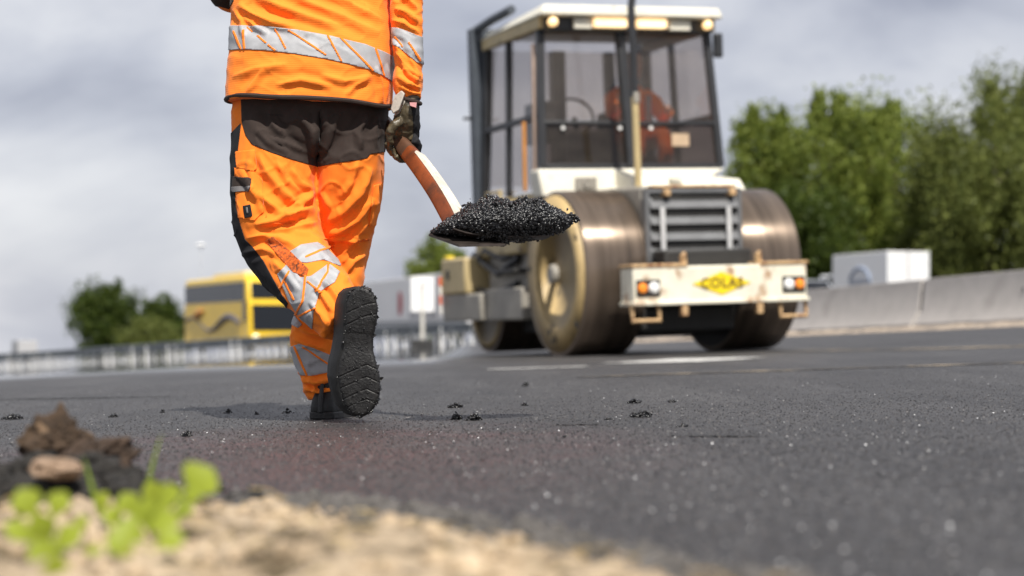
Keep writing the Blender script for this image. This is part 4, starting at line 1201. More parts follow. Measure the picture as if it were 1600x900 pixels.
M_glass_d = glass('dark_lower_glass', (.42, .37, .35))
M_interior = mat('dark_interior', (.03, .029, .03), .7, var=.2)
M_hose = mat('black_hose', (.015, .015, .015), .5)
M_amber = mat('amber_lens', (.8, .22, .02), .25, var=.05, emit=((1, .35, .05), .25))
M_lamp = mat('clear_lamp', (.8, .8, .78), .15, var=.03, spec=.8)
M_worklight = mat('lit_work_light', (.9, .75, .5), .3, emit=((1.0, .66, .32), 1.0))
M_round = mat('lit_round_lamp', (.9, .75, .5), .3, emit=((1.0, .62, .25), 1.1))
M_yellow = mat('yellow_plate', (.80, .60, .01), .45, var=.05)
M_ink = mat('brown_ink', (.16, .10, .012), .6, var=.1)
M_orange_pl = mat('orange_plastic', (.55, .22, .03), .5)

RA = math.radians(20)
RY = 18.36
RX = (1038 - 800) / F * RY
roller = empty('road_roller', (RX, RY, float(gz(RX, RY))), (0, math.radians(-1.9), RA))
tag(roller, 'cream three-drum road roller with glazed cab working on the asphalt', 'road roller')
def part(mb, name, m, parent=roller, **k):
    return mb.build(name, m, parent, **k)
def B(name, m, x0, x1, y0, y1, z0, z1, parent=roller, bevel=.008):
    b = MB(); b.box(x0, x1, y0, y1, z0, z1); return part(b, name, m, parent, bevel=bevel)
def T(name, m, pts, r, parent=roller, n=10):
    b = MB(); b.tube(pts, r, n); return part(b, name, m, parent)

# big drums (local x right, y away from the front, z up)
DR = .75
for sx in (-1, 1):
    b = MB(); n = 96
    xo, xi = sx * 1.05, sx * .47
    b.lathe([(0, DR - .03), (.004, DR - .008), (.012, DR), (.568, DR), (.576, DR - .008), (.58, DR - .03)], (xo, 0, DR), 'x', n, -sx)
    d = part(b, 'drum', M_drum, angle=50)
    b = MB(); b.lathe([(-.003, DR - .035), (-.004, .50), (.03, .48), (.115, .455), (.125, .30), (.12, .20), (.01, .17), (.0, .05), (.0, .0)], (xo, 0, DR), 'x', 72, -sx)
    disc = part(b, 'drum_disc', M_disc, d, angle=40)
    b = MB(); b.lathe([(.0, 0), (.0, DR - .04), (.004, DR - .04)], (xi - sx * .006, 0, DR), 'x', 48, 1); part(b, 'inner_shade_disc', M_frame, d)  # dark colour puts the bumper's shade onto the drum's inner face
    if sx < 0:
        for k in range(8):
            a = 2 * math.pi * k / 8 + .2
            c = Vector((xo + .125, .0 + .36 * math.cos(a), DR + .36 * math.sin(a)))
            q = MB(); q.lathe([(-.05, .0), (-.05, .034), (.02, .038)], c, 'x', 12); part(q, 'wheel_bolt', M_frame, d)
        for k in range(5):
            a = 2 * math.pi * k / 5 + .5
            q = MB(); c0_ = (xo + .118, .27 * math.cos(a), DR + .245 * math.sin(a))
            q.lathe([(.0, .0), (.0, .065), (.06, .07)], c0_, 'x', 14); part(q, 'hub_hole', M_frame, d)
        q = MB(); q.lathe([(-.07, 0), (-.07, .07), (-.05, .09), (.06, .10)], (xo + .01, 0, DR), 'x', 24); part(q, 'hub', M_greyp, d)
        for a, r_ in ((-1.35, .62), (-1.22, .56), (.1, .66), (2.6, .60), (3.9, .66)):
            q = MB(); c0_ = Vector((xo - .0045, r_ * math.cos(a), DR + r_ * math.sin(a)))
            q.lathe([(0, .0), (0, .03 + .012 * math.sin(a * 5)), (.004, .03)], c0_, 'x', 9); part(q, 'tar_spot', M_frame, d)
# scraper beams behind and below
B('scraper', M_frame, -1.0, -.5, .80, .86, .45, .62); B('scraper', M_frame, .5, 1.0, .80, .86, .45, .62)

# chassis, hood, grille
B('chassis', M_frame, -.42, .42, -1.0, 2.6, .42, .92, bevel=.02)
B('belly_filler', M_frame, -.46, .46, -.55, 2.5, .20, .42, bevel=.02); B('axle_guard', M_frame, -.47, .47, -.30, .30, .16, .60, bevel=.02); B('engine_block', M_frame, -.40, .40, -.72, .9, .9, 1.40)  # dark belly box added to block the light showing between the drums
b = MB(); b.hexa([(-.47, -.66, .86), (.47, -.66, .86), (.47, 1.0, .86), (-.47, 1.0, .86), (-.45, -.60, 1.50), (.45, -.60, 1.50), (.45, 1.0, 1.56), (-.45, 1.0, 1.56)])
hood = part(b, 'hood', M_greyp, bevel=.03, segs=3)
gr_frame = MB()
for (x0, x1, z0, z1) in ((-.47, -.43, .84, 1.46), (.43, .47, .84, 1.46), (-.47, .47, .82, .86), (-.47, .47, 1.43, 1.47)): gr_frame.box(x0, x1, -.73, -.66, z0, z1)
grille = part(gr_frame, 'grille', M_slat)
B('grille_backing', M_frame, -.43, .43, -.675, -.665, .86, 1.43, grille, 0)
for k in range(4):
    z = .87 + k * .142
    b = MB(); b.hexa([(-.425, -.755, z), (.425, -.755, z), (.425, -.74, z - .008), (-.425, -.74, z - .008), (-.425, -.70, z + .102), (.425, -.70, z + .102), (.425, -.685, z + .098), (-.425, -.685, z + .098)])
    part(b, 'louvre', M_slat, grille)
for x in (-.345, .30): B('grille_bar', mat('light_grey_bar', (.5, .5, .5), .4), x, x + .045, -.775, -.757, .86, 1.30, grille, .004)
B('hood_lip', M_rust, -.40, .42, -.74, -.60, 1.475, 1.50)
for x in (-.30, .34): B('hood_catch', M_rust, x, x + .06, -.78, -.62, 1.40, 1.462)

# deck, fender boxes
b = MB(); b.hexa([(-.97, .48, 1.54), (.50, .48, 1.54), (.50, .75, 1.54), (-.97, .75, 1.54), (-.99, .52, 1.80), (.94, .52, 1.80), (.94, .75, 1.80), (-.99, .75, 1.80)])
part(b, 'deck', M_white, bevel=.02)
b = MB(); b.hexa([(-.22, .05, 1.50), (.16, .05, 1.50), (.16, .50, 1.50), (-.22, .50, 1.50), (-.22, .15, 1.70), (.16, .15, 1.70), (.16, .50, 1.78), (-.22, .50, 1.78)])
part(b, 'tank_cover', M_white, bevel=.015)
b = MB(); b.hexa([(.22, -.08, 1.53), (.86, -.08, 1.53), (.86, .5, 1.53), (.22, .5, 1.53), (.24, .02, 1.66), (.84, .02, 1.66), (.84, .5, 1.72), (.24, .5, 1.72)])
part(b, 'fender_box', M_white, bevel=.015)
b = MB(); b.lathe([(0, 0), (0, .045), (.03, .05)], (-.52, .465, 1.66), 'y', 20, 1); part(b, 'deck_vent', M_greyp)
B('deck_badge', M_greyp, -.64, -.42, .478, .492, 1.60, 1.72)
B('fender_handle', M_frame, .46, .60, -.10, -.07, 1.585, 1.60)
# exhaust stack
LEAN = -.0
T('exhaust_stack', M_cream, [(-.20, .02, 1.48), (-.205, .02, 1.9), (-.21, .02, 2.42)], .033)
T('exhaust_stack', M_cabframe, [(-.21, .02, 2.42), (-.215, .02, 3.0), (-.22, .02, 3.24), (-.20, .02, 3.36), (-.15, .02, 3.50)], .036)
B('stack_bracket', M_greyp, -.235, -.175, -.02, .06, 2.36, 2.46)

# cab
CF, CB = .60, 2.22            # front and back of the cab
zb, zm, zt = 1.82, 2.24, 3.12
wb, wt = .92, .86
def lerp(a_, b_, t): return a_ + (b_ - a_) * t
def cw(z): return lerp(wb, wt, (z - zb) / (zt - zb))
def cy(z): return lerp(CF, CF + .10, (z - zb) / (zt - zb))
cabroot = roller
def pillar(name, p0, p1, w, m=M_cabframe, parent=roller):
    b = MB(); p0, p1 = Vector(p0), Vector(p1)
    h = w / 2
    b.hexa([(p0.x - h, p0.y - h, p0.z), (p0.x + h, p0.y - h, p0.z), (p0.x + h, p0.y + h, p0.z), (p0.x - h, p0.y + h, p0.z), (p1.x - h, p1.y - h, p1.z), (p1.x + h, p1.y - h, p1.z), (p1.x + h, p1.y + h, p1.z), (p1.x - h, p1.y + h, p1.z)])
    return part(b, name, m, parent, bevel=.008)
for s in (-1, 1):
    pillar('cab_pillar', (s * wb, CF, zb), (s * wt, CF + .10, zt), .07)
    pillar('cab_pillar', (s * wb, CB, 1.5), (s * wt, CB - .05, zt), .08)
    pillar('cab_pillar', (s * wb, 1.52, 1.5), (s * .87, 1.54, zt), .06)
pillar('centre_mullion', (-.02, CF - .01, zb), (-.05, CF + .09, zt), .09)
b = MB(); b.box(-wb, wb, CF - .03, CF + .03, zb - .02, zb + .03); part(b, 'cab_sill', M_cabframe, bevel=.005)
b = MB(); b.box(-cw(zm), cw(zm), cy(zm) - .035, cy(zm) + .03, zm - .018, zm + .02); part(b, 'cab_crossbar', M_cabframe, bevel=.008)
def pane(name, m, c):
    return part(MB().add(c + [Vector(p_) + Vector((.0, .006, 0)) for p_ in c], [(0, 1, 2, 3), (7, 6, 5, 4), (0, 4, 5, 1), (1, 5, 6, 2), (2, 6, 7, 3), (3, 7, 4, 0)]), name, m, smooth=False)
for (xa, xb_) in ((-1, -.05), (.02, 1)):
    f = lambda s, z: (s * cw(z) * .97 if abs(s) == 1 else s - (.03 * (z - zb)), cy(z) - .005, z)
    pane('windscreen', M_glass, [f(xa, zm + .03), f(xb_, zm + .03), f(xb_, zt - .02), f(xa, zt - .02)])
    pane('lower_window', M_glass_d, [f(xa, zb + .03), f(xb_, zb + .03), f(xb_, zm - .02), f(xa, zm - .02)])
for s in (-1, 1):
    for (ya, yb_) in ((CF + .06, 1.49), (1.55, CB - .05)):
        g = lambda y, z: (s * (cw(z) - .004), y + (.10 * (z - zb) / (zt - zb) if y < 1.2 else 0), z)
        c = [Vector(g(ya, 1.62)), Vector(g(yb_, 1.62)), Vector(g(yb_, zt)), Vector(g(ya, zt))]
        part(MB().add(c + [p_ + Vector((.006 * s, 0, 0)) for p_ in c], [(0, 1, 2, 3), (7, 6, 5, 4), (0, 4, 5, 1), (1, 5, 6, 2), (2, 6, 7, 3), (3, 7, 4, 0)]), 'side_window', M_glass, smooth=False)
    B('door_rail', M_cabframe, s * .905 - .02, s * .905 + .02, CF + .03, CB, 2.28, 2.34)
    B('door_sill', M_cream, s * .92 - .03, s * .92 + .03, CF + .1, CB, 1.52, 1.60)
c = [Vector((-wb, CB, 1.75)), Vector((wb, CB, 1.75)), Vector((wt, CB - .05, zt)), Vector((-wt, CB - .05, zt))]
part(MB().add(c + [p_ + Vector((0, .006, 0)) for p_ in c], [(0, 1, 2, 3), (7, 6, 5, 4), (0, 4, 5, 1), (1, 5, 6, 2), (2, 6, 7, 3), (3, 7, 4, 0)]), 'rear_window', M_glass, smooth=False)
pillar('rear_mullion', (-.12, CB - .02, 1.75), (-.12, CB - .05, zt), .14)
pillar('rear_mullion', (.48, CB - .02, 1.75), (.45, CB - .05, zt), .10)
pillar('door_strip', (-.955, CF + .10, 1.55), (-.91, CF + .16, 3.0), .035, mat('dusty_pink_strip', (.34, .25, .20), .6, var=.2))
pillar('grab_handle', (-.97, CF + .34, 1.62), (-.96, CF + .34, 2.28), .032, M_orange_pl)
for x in (-.70, -.12, .20): part(MB().lathe([(0, 0), (0, .018), (.02, .018)], (x, CF - .012, 2.19), 'y', 10), 'window_knob', M_lamp)
B('sticker', mat('faded_sticker', (.45, .33, .22), .6), .42, .60, CF + .004, CF + .008, 2.02, 2.14, bevel=0)
# roof
b = MB(); b.hexa([(-.94, CF - .14, 3.27), (.94, CF - .14, 3.27), (.92, CB + .05, 3.27), (-.92, CB + .05, 3.27), (-.90, CF - .12, 3.37), (.90, CF - .12, 3.37), (.82, CB, 3.35), (-.82, CB, 3.35)])
part(b, 'roof', M_white, bevel=.02)
B('roof_header', M_cabframe, -.87, .87, CF - .02, CF + .12, 3.14, 3.27)
B('roof_side_rail', M_cream, -.91, -.85, CF, CB, 3.16, 3.27); B('roof_side_rail', M_cream, .85, .91, CF, CB, 3.16, 3.27)
for x0, x1 in ((-.38, -.05), (.06, .36)): B('work_light', M_worklight, x0, x1, CF - .10, CF - .03, 3.17, 3.255)
B('light_housing', M_white, -.58, -.40, CF - .07, CF - .03, 3.155, 3.25); B('light_housing', M_white, .40, .62, CF - .07, CF - .03, 3.155, 3.25)
for x in (-.80, .79):
    b = MB(); b.lathe([(-.03, 0), (-.02, .03), (0, .045), (.05, .04)], (x, CF - .10, 3.21), 'y', 20); part(b, 'round_lamp', M_round)
b = MB(); b.box(.92, 1.02, CF + .05, CF + .10, 2.92, 3.16); part(b, 'side_mirror', M_cabframe, bevel=.02)
# protective frame behind the cab
pillar('rops_post', (-.93, CB + .13, 1.25), (-.93, CB + .13, 3.40), .13, M_rops)
pillar('rops_post', (.93, CB + .14, 1.25), (.93, CB + .14, 3.40), .13, M_rops)
T('rops_bar', M_rops, [(-.93, CB + .13, 3.38), (-.90, CB - .3, 3.43), (-.87, CB - .8, 3.46)], .045)
B('rops_bar', M_rops, -.93, .93, CB + .09, CB + .19, 3.30, 3.40)
B('rops_peg', M_cabframe, -1.08, -.99, CB + .12, CB + .16, 2.44, 2.47)
# interior
B('cab_floor', M_interior, -.8, .8, CF + .05, CB, 1.50, 1.56)
B('seat_base', M_interior, .13, .59, 1.28, 1.70, 1.56, 1.96); B('seat_back', M_interior, .12, .60, 1.66, 1.78, 1.96, 2.45, bevel=.05)
B('dashboard', M_interior, -.45, -.05, .85, 1.15, 1.56, 2.20, bevel=.03)
T('steering_column', M_interior, [(-.3, 1.1, 1.9), (-.3, 1.3, 2.35)], .03)
b = MB(); b.tube([Vector((-.3 + .2 * math.cos(a), 1.3 + .07 * math.sin(a), 2.38 + .17 * math.sin(a))) for a in np.linspace(0, 2 * math.pi, 25)], .015, 8, caps=False); part(b, 'steering_wheel', M_interior)
B('control_box', M_interior, -.75, -.55, 1.1, 1.5, 2.1, 2.5, bevel=.03)
for o in roller.children:      # the cab sits a little lower on its frame
    if o.name.split('.')[0] == 'rops_post' or (min(v.co.z for v in o.data.vertices) > 1.485 and not o.name.startswith('hood')): o.location.z = -.06
    if o.name.split('.')[0] in ('roof', 'roof_header', 'roof_side_rail', 'work_light', 'light_housing', 'round_lamp', 'rops_bar', 'rops_post', 'side_mirror'): o.location.z = -.10
# bumper
by0, by1 = -1.24, -.96
b = MB(); b.box(-.83, .83, by0, by1, .46, .77); bumper = part(b, 'bumper', M_bump, bevel=.015)
B('bumper_lip', M_bump, -.845, .845, by0 - .02, by1, .44, .475, bumper); B('bumper_top', M_rust, -.845, -.32, by0 - .012, by1, .765, .795, bumper); B('bumper_top', M_rust, .38, .845, by0 - .012, by1, .765, .795, bumper)
for s in (-1, 1):
    x0, x1 = (-.805, -.585) if s < 0 else (.585, .805)
    B('lamp_housing', M_frame, x0, x1, by0 - .012, by0 + .02, .52, .66, bumper, .004)
    xo, xi = (x0 + .055, x1 - .06) if s < 0 else (x1 - .055, x0 + .06)
    b = MB(); b.lathe([(-.03, 0), (-.025, .03), (-.01, .043), (.0, .043)], (xo, by0 - .012, .59), 'y', 20); part(b, 'amber_lamp', M_amber, bumper)
    b = MB(); b.lathe([(-.03, 0), (-.025, .035), (-.01, .05), (.0, .05)], (xi, by0 - .012, .59), 'y', 20); part(b, 'headlamp', M_lamp, bumper)
    # hanging loops below the ends
    T('bumper_step', M_rust, [(s * .83, by0 + .05, .46), (s * .83, by0 + .03, .31), (s * .58, by0 + .03, .31), (s * .58, by0 + .05, .46)], .022, bumper)
    T('tow_lug', M_rust, [(s * .36 + .02, by0 + .05, .77), (s * .36, by0 + .03, .86), (s * .36 + .04, by0 + .06, .88), (s * .36 + .06, by0 + .1, .77)], .02, bumper)
    B('tow_eye', M_rust, s * .36 - .025, s * .36 + .035, by0 - .01, by0 + .05, .34, .45, bumper)
b = MB(); b.prism([(-.28, .615), (.0, .715), (.28, .615), (.0, .515)], lambda a_, c_, d: Vector((a_, d, c_)), by0 - .004, by0 - .008); plate = part(b, 'diamond_plate', M_yellow, bumper, smooth=False)
cu = bpy.data.curves.new('lettering', 'FONT'); cu.body = 'COLAS'; cu.size = .118; cu.align_x = 'CENTER'; cu.align_y = 'CENTER'; cu.extrude = .001; cu.space_character = 1.15; cu.offset = .0035
lo = bpy.data.objects.new('lettering_curve', cu); COL.objects.link(lo)
dg = bpy.context.evaluated_depsgraph_get(); lm = bpy.data.meshes.new_from_object(lo.evaluated_get(dg)); bpy.data.objects.remove(lo, do_unlink=True)
lm.transform(Matrix.Translation((0, by0 - .0105, .615)) @ Matrix.Rotation(math.radians(90), 4, 'X')); lm.materials.append(M_ink)
lt_ = bpy.data.objects.new('lettering', lm); COL.objects.link(lt_); lt_.parent = bumper
B('bumper_mount', M_frame, -.36, -.22, by1 - .01, -.6, .5, .72); B('bumper_mount', M_frame, .22, .36, by1 - .01, -.6, .5, .72)

# steering drums at the far end and the frame round them
SDY, SR2 = 3.05, .56
for (x0, x1) in ((-.66, -.02), (.02, .66)):
    b = MB(); b.lathe([(0, SR2 - .03), (.01, SR2), (x1 - x0 - .01, SR2), (x1 - x0, SR2 - .03)], (x0, SDY, SR2), 'x', 72, 1); d = part(b, 'steering_drum', M_drum, angle=50)
    b = MB(); b.lathe([(-.002, SR2 - .035), (-.003, SR2 - .10), (.10, SR2 - .14), (.12, .16), (.05, .13), (.05, 0)], (x0, SDY, SR2), 'x', 48, 1); part(b, 'drum_disc', M_disc, d)
B('steering_yoke', M_frame, -.12, .12, 2.4, 3.1, 1.12, 1.30); B('steering_beam', M_cream, -.86, .86, 2.55, 2.75, .95, 1.18)
b = MB(); b.hexa([(-1.02, 2.2, .34), (-.78, 2.2, .34), (-.78, 3.42, .34), (-1.02, 3.42, .34), (-1.02, 2.2, .62), (-.78, 2.2, .62), (-.78, 3.42, .62), (-1.02, 3.42, .62)])
part(b, 'side_frame', M_greyp, bevel=.02)
b = MB(); b.hexa([(-1.04, 2.6, .62), (-.70, 2.6, .62), (-.70, 3.44, .62), (-1.04, 3.44, .62), (-1.04, 2.6, 1.0), (-.70, 2.6, 1.0), (-.70, 3.38, 1.0), (-1.04, 3.38, 1.0)])
part(b, 'water_tank', M_cream, bevel=.03)
B('side_frame', M_greyp, .78, 1.02, 2.55, 3.75, .34, .9, bevel=.02)
B('end_beam', M_cream, -.66, .66, 3.68, 3.82, .42, .86, bevel=.02)
for k in range(4): B('reflector', mat('red_reflector' if k % 2 else 'white_reflector', (.75, .16, .06) if k % 2 else (.8, .76, .7), .4), -1.06, -1.041, 3.38, 3.43, .42 + k * .10, .515 + k * .10, bevel=0)
B('tank_cap', M_yellow, -1.03, -.94, 3.2, 3.3, 1.0, 1.03); B('tank_latch', M_frame, -1.05, -1.03, 3.1, 3.2, .78, .88)
T('hydraulic_hose', M_hose, [(-.88, 1.4, .95), (-.92, 1.9, .80), (-.90, 2.4, .92), (-.86, 2.8, 1.02)], .035)
T('hydraulic_hose', M_hose, [(-.80, 1.3, 1.05), (-.90, 1.8, .95), (-.92, 2.3, 1.05), (-.84, 2.9, .90)], .028)
T('hydraulic_hose', M_hose, [(-.86, 1.5, .70), (-.93, 2.0, .60), (-.90, 2.6, .66)], .03)
B('step_box', M_cream, -.98, -.72, 1.15, 1.9, 1.18, 1.50, bevel=.02); B('step', M_frame, -1.0, -.74, 1.25, 1.75, .80, .84)
B('side_cover', M_cream, -.92, -.60, 1.25, 2.5, .98, 1.28, bevel=.03); B('lower_panel', M_greyp, -.96, -.80, 1.15, 2.2, .34, .66, bevel=.02); B('battery_box', M_greyp, -.84, -.44, 1.0, 2.4, .55, 1.15)
T('handrail', M_cream, [(-1.0, 1.55, 1.25), (-1.0, 1.55, 1.6), (-.98, 2.0, 1.6), (-.98, 2.0, 1.25)], .02)
M_wire = M_hose

# ---- driver seated in the cab
def rl(x, y, z): return roller_M @ Vector((x, y, z))
bpy.context.view_layer.update()
roller_M = roller.matrix_world.copy()
driver = empty('person', rl(.36, 1.40, 2.08))
driver.rotation_euler = (0, 0, RA)
tag(driver, 'roller driver in orange jacket seated behind the cab windscreen', 'person')
def tubes(lists, voxel, m, name, parent, sm=4):
    b = MB()
    for pts, rad in lists: b.tube(pts, rad, 14)
    V, Q = remeshed(b, voxel, sm)
    return fast_mesh(name, V, quads=Q, mat=m, parent=parent, smooth=True)
body = tubes([([(0, .0, .1), (0, .02, .42), (0, .02, .54), (0, .0, .62), (0, -.02, .66)], [.13, .13, .06, .055, .07]),
              ([(0, -.02, .62), (0, -.03, .70), (0, -.03, .78), (0, -.02, .85), (0, -.01, .875)], [.065, .078, .085, .075, .04]), ([(0, -.105, .70), (0, -.125, .72)], [.015, .012]),
              ([(-.075, -.02, .73), (-.095, -.01, .74)], [.02, .015]), ([(.075, -.02, .73), (.095, -.01, .74)], [.02, .015]),
              ([(-.30, -.42, .34), (-.33, -.48, .35), (-.36, -.52, .38)], [.04, .04, .025]), ([(.24, -.32, .28), (.20, -.40, .28), (.18, -.44, .30)], [.04, .04, .025]), ([(0, .02, .45), (0, .02, .5)], .1)], .012, M_skin, 'body', driver)
jk = tubes([([(0, .02, -.02), (0, .03, .15), (0, .04, .32), (0, .03, .46), (0, .02, .56)], [.17, .17, .18, .17, .08]),
            ([(-.12, .03, .46), (-.23, -.02, .40), (-.29, -.16, .26), (-.30, -.40, .33)], [.09, .085, .07, .055]),
            ([(.12, .03, .46), (.24, 0, .38), (.28, -.14, .22), (.24, -.32, .27)], [.09, .085, .07, .055])], .012, M_orange, 'jacket', driver)
tr_ = tubes([([(0, .02, -.02), (-.1, -.1, 0), (-.14, -.42, .02), (-.15, -.46, -.1), (-.15, -.44, -.40)], [.16, .11, .085, .08, .06]), ([(0, .02, -.02), (.1, -.1, 0), (.14, -.42, .02), (.15, -.46, -.1), (.15, -.44, -.40)], [.16, .11, .085, .08, .06])], .014, M_orange, 'trousers', driver)
hr = tubes([([(0, .0, .76), (0, .0, .84), (0, .0, .89)], [.092, .09, .04])], .01, M_hair, 'hair', driver)
band = MB(); band.box(-.12, -.07, -.185, -.155, .10, .44); band.build('reflective_band', M_refl, jk)
band = MB(); band.box(.07, .12, -.185, -.155, .10, .44); band.build('reflective_band', M_refl, jk)
# ------------------------------------------------------------------ concrete barriers on the right
M_conc = mat('grey_concrete', (.40, .375, .355), .9, var=.10, vscale=3, bump=.2, bscale=40, bdist=.004, dirt=((.26, .24, .22), .55, .25, 1.6))
JD = Vector((-.287, .958, 0)); JN_ = Vector((.958, .287, 0))
J0 = Vector((7.14, 34.2, 0))
JL = 6.0
jprof = [(-.30, 0), (-.30, .08), (-.14, .34), (-.09, .85), (.09, .85), (.14, .34), (.30, .08), (.30, 0)]
lab = {-2: 'concrete barrier section nearest, running out at the right edge', -1: 'concrete barrier section to the right of the visible joint', 0: 'concrete barrier section left of the joint, in front of the white truck',
       1: 'concrete barrier section just beside the right roller drum', 2: 'concrete barrier section seen past the roller, partly hidden', 3: 'farthest concrete barrier section behind the roller'}
for k in range(-2, 3):
    a = J0 + JD * (JL * k + .06); c = J0 + JD * (JL * (k + 1) - .06)
    V = []; ns = 12
    for t in range(ns + 1):
        q = a.lerp(c, t / ns); z0 = float(gz(q.x, q.y))
        zz = z0 + .01
        for (w, h) in jprof: V.append((q.x + JN_.x * w - a.x, q.y + JN_.y * w - a.y, zz + h))
    n = len(jprof)
    Fc = [(t * n + j, t * n + (j + 1) % n, (t + 1) * n + (j + 1) % n, (t + 1) * n + j) for t in range(ns) for j in range(n)] + [tuple(range(n)), tuple(reversed(range(ns * n, (ns + 1) * n)))]
    e_ = empty('concrete_barrier', (a.x, a.y, 0)); tag(e_, lab[k], 'barrier', 'concrete barriers along the right')
    b = MB(); b.add(V, Fc); b.build('barrier_body', M_conc, e_, angle=30, bevel=.012)
    q = c - a; z0 = float(gz(c.x, c.y)); b = MB(); w_ = JN_ * .085; d_ = JD * .10
    b.hexa([q - w_ + Vector((0, 0, z0 + .05)), q + w_ + Vector((0, 0, z0 + .05)), q + w_ + d_ + Vector((0, 0, z0 + .05)), q - w_ + d_ + Vector((0, 0, z0 + .05)), q - w_ * .8 + Vector((0, 0, z0 + .82)), q + w_ * .8 + Vector((0, 0, z0 + .82)), q + w_ * .8 + d_ + Vector((0, 0, z0 + .82)), q - w_ * .8 + d_ + Vector((0, 0, z0 + .82))])
    b.build('joint_filler', M_frame, e_)  # dark box added so no light shows through the joint
    for t in (.22, .72):       # drainage slots
        q = a.lerp(c, t); z0 = float(gz(q.x, q.y)); qa = q - JN_ * .304 - a
        b = MB(); d = JD * .26
        b.hexa([qa - d + Vector((0, 0, z0 + .012)), qa + d + Vector((0, 0, z0 + .012)), qa + d + JN_ * .03 + Vector((0, 0, z0 + .012)), qa - d + JN_ * .03 + Vector((0, 0, z0 + .012)), qa - d + Vector((0, 0, z0 + .07)), qa + d + Vector((0, 0, z0 + .07)), qa + d + JN_ * .03 + Vector((0, 0, z0 + .07)), qa - d + JN_ * .03 + Vector((0, 0, z0 + .07))])
        b.build('drain_slot', M_frame, e_)
    if k == -1:
        q = a.lerp(c, .45); z0 = float(gz(q.x, q.y)); p_ = q - JN_ * .115 - a
        b = MB(); b.tube([p_ + Vector((0, 0, z0 + .55)), p_ - JN_ * .02 + Vector((0, 0, z0 + .55))], .03, 10); b.build('lifting_hole', M_frame, e_)
s0 = J0 - JD * 12 - JN_ * .45; s1 = J0 + JD * 18 - JN_ * .45
V = []; nn_ = 90
for k in range(nn_ + 1):
    q = s0.lerp(s1, k / nn_)
    for w, h in ((-.22, -.01), (-.12, .045), (.05, .065), (.2, .03)):
        h2 = h * random.uniform(.6, 1.25); r = q + JN_ * (w + random.uniform(-.03, .03)); V.append((r.x, r.y, float(gz(r.x, r.y)) + h2))
tag(link_mesh('sand_strip', V, [(4 * k + j, 4 * k + j + 1, 4 * k + j + 5, 4 * k + j + 4) for k in range(nn_) for j in range(3)], M_sand), kind='structure')

# ------------------------------------------------------------------ guard rail far on the left
M_galv = mat('galvanised_steel', (.12, .135, .15), .5, metal=.3, var=.2, vscale=1.5)
M_post = mat('pale_galvanised_post', (.80, .80, .79), .5, metal=.2, var=.25, vscale=3)
RP = [(-160, 25.5), (0, 28), (150, 30.5), (300, 33), (451, 36), (600, 39), (740, 42), (860, 44.5), (960, 46.5)]
ctrl = catmull([((u - 800) / s, F / s, 0) for u, s in RP], 8)
seg = np.concatenate([[0], np.cumsum(np.linalg.norm(np.diff(ctrl, axis=0), axis=1))])
def rail_at(d): return Vector((np.interp(d, seg, ctrl[:, 0]), np.interp(d, seg, ctrl[:, 1]), 0))
rail = empty('guard_rail', (ctrl[0][0], ctrl[0][1], 0)); tag(rail, 'long galvanised guard rail on closely set posts across the left background', 'guard rail')
org = Vector((ctrl[0][0], ctrl[0][1], 0))
wprof = [(0, .44), (.045, .47), (.045, .52), (.0, .565), (0, .625), (.045, .70), (.045, .78), (0, .82), (-.012, .82), (.03, .775), (.03, .675), (-.014, .63), (-.014, .56), (.03, .515), (.03, .475), (-.012, .44)]
for side in (-1, 1):
    V = []; n = len(wprof); m = 120
    for t in range(m + 1):
        d = seg[-1] * t / m; q = rail_at(d); q2 = rail_at(min(seg[-1], d + .1)); q1 = rail_at(max(0, d - .1)); tt = (q2 - q1).normalized(); nn = Vector((tt.y, -tt.x, 0)) * side
        z = float(gz(q.x, q.y))
        for w, h in wprof: r = q + nn * (w + .08) - org; V.append((r.x, r.y, z + h))
    Fc = [(t * n + j, t * n + (j + 1) % n, (t + 1) * n + (j + 1) % n, (t + 1) * n + j) for t in range(m) for j in range(n)]
    b = MB(); b.add(V, Fc); b.build('rail_beam', M_galv, rail)
pm = None
for t in range(int(seg[-1] / .72)):
    d = .4 + t * .72; q = rail_at(d) - org; z = float(gz(q.x + org.x, q.y + org.y))
    if pm is None:
        b = MB(); b.box(-.05, .05, -.03, .03, -.1, .70); o = b.build('post', M_post, rail); pm = o.data
    else:
        o = bpy.data.objects.new('post', pm); COL.objects.link(o); o.parent = rail
    o.location = (q.x, q.y, z); o.scale = (random.uniform(1.2, 3.2), 1, 1); o.rotation_euler = (0, 0, random.uniform(-.5, .5))

# ------------------------------------------------------------------ vehicles behind
M_tyre = mat('tyre_rubber', (.018, .018, .018), .8)
M_rim = mat('wheel_rim', (.45, .45, .45), .4, metal=.5)
M_vglass = mat('dark_vehicle_glass', (.012, .014, .018), .25, spec=.25, var=.1)
def wheel(parent, x, y, r, w, sx):
    b = MB(); b.lathe([(0, r * .6), (0, r * .95), (.03, r), (w - .03, r), (w, r * .95), (w, r * .6)], (x, y, r), 'x', 28, sx); t = b.build('tyre', M_tyre, parent)
    b = MB(); b.lathe([(.03, r * .62), (.03, r * .5), (.08, r * .3), (.04, r * .2), (.04, 0)], (x, y, r), 'x', 24, sx); b.build('rim', M_rim, t)
M_bus = mat('yellow_bus_paint', (.85, .56, .02), .35, var=.06, vscale=1, coat=.2)
M_busside = mat('dusty_yellow_bus_paint', (.82, .55, .06), .4, var=.08, vscale=1)
M_busroof = mat('pale_yellow_roof', (.68, .55, .25), .4)
def vehicle(name, u, Y, ang):
    x = (u - 800) / F * Y
    return empty(name, (x, Y, float(gz(x, Y))), (0, 0, ang))
BA = math.radians(23)
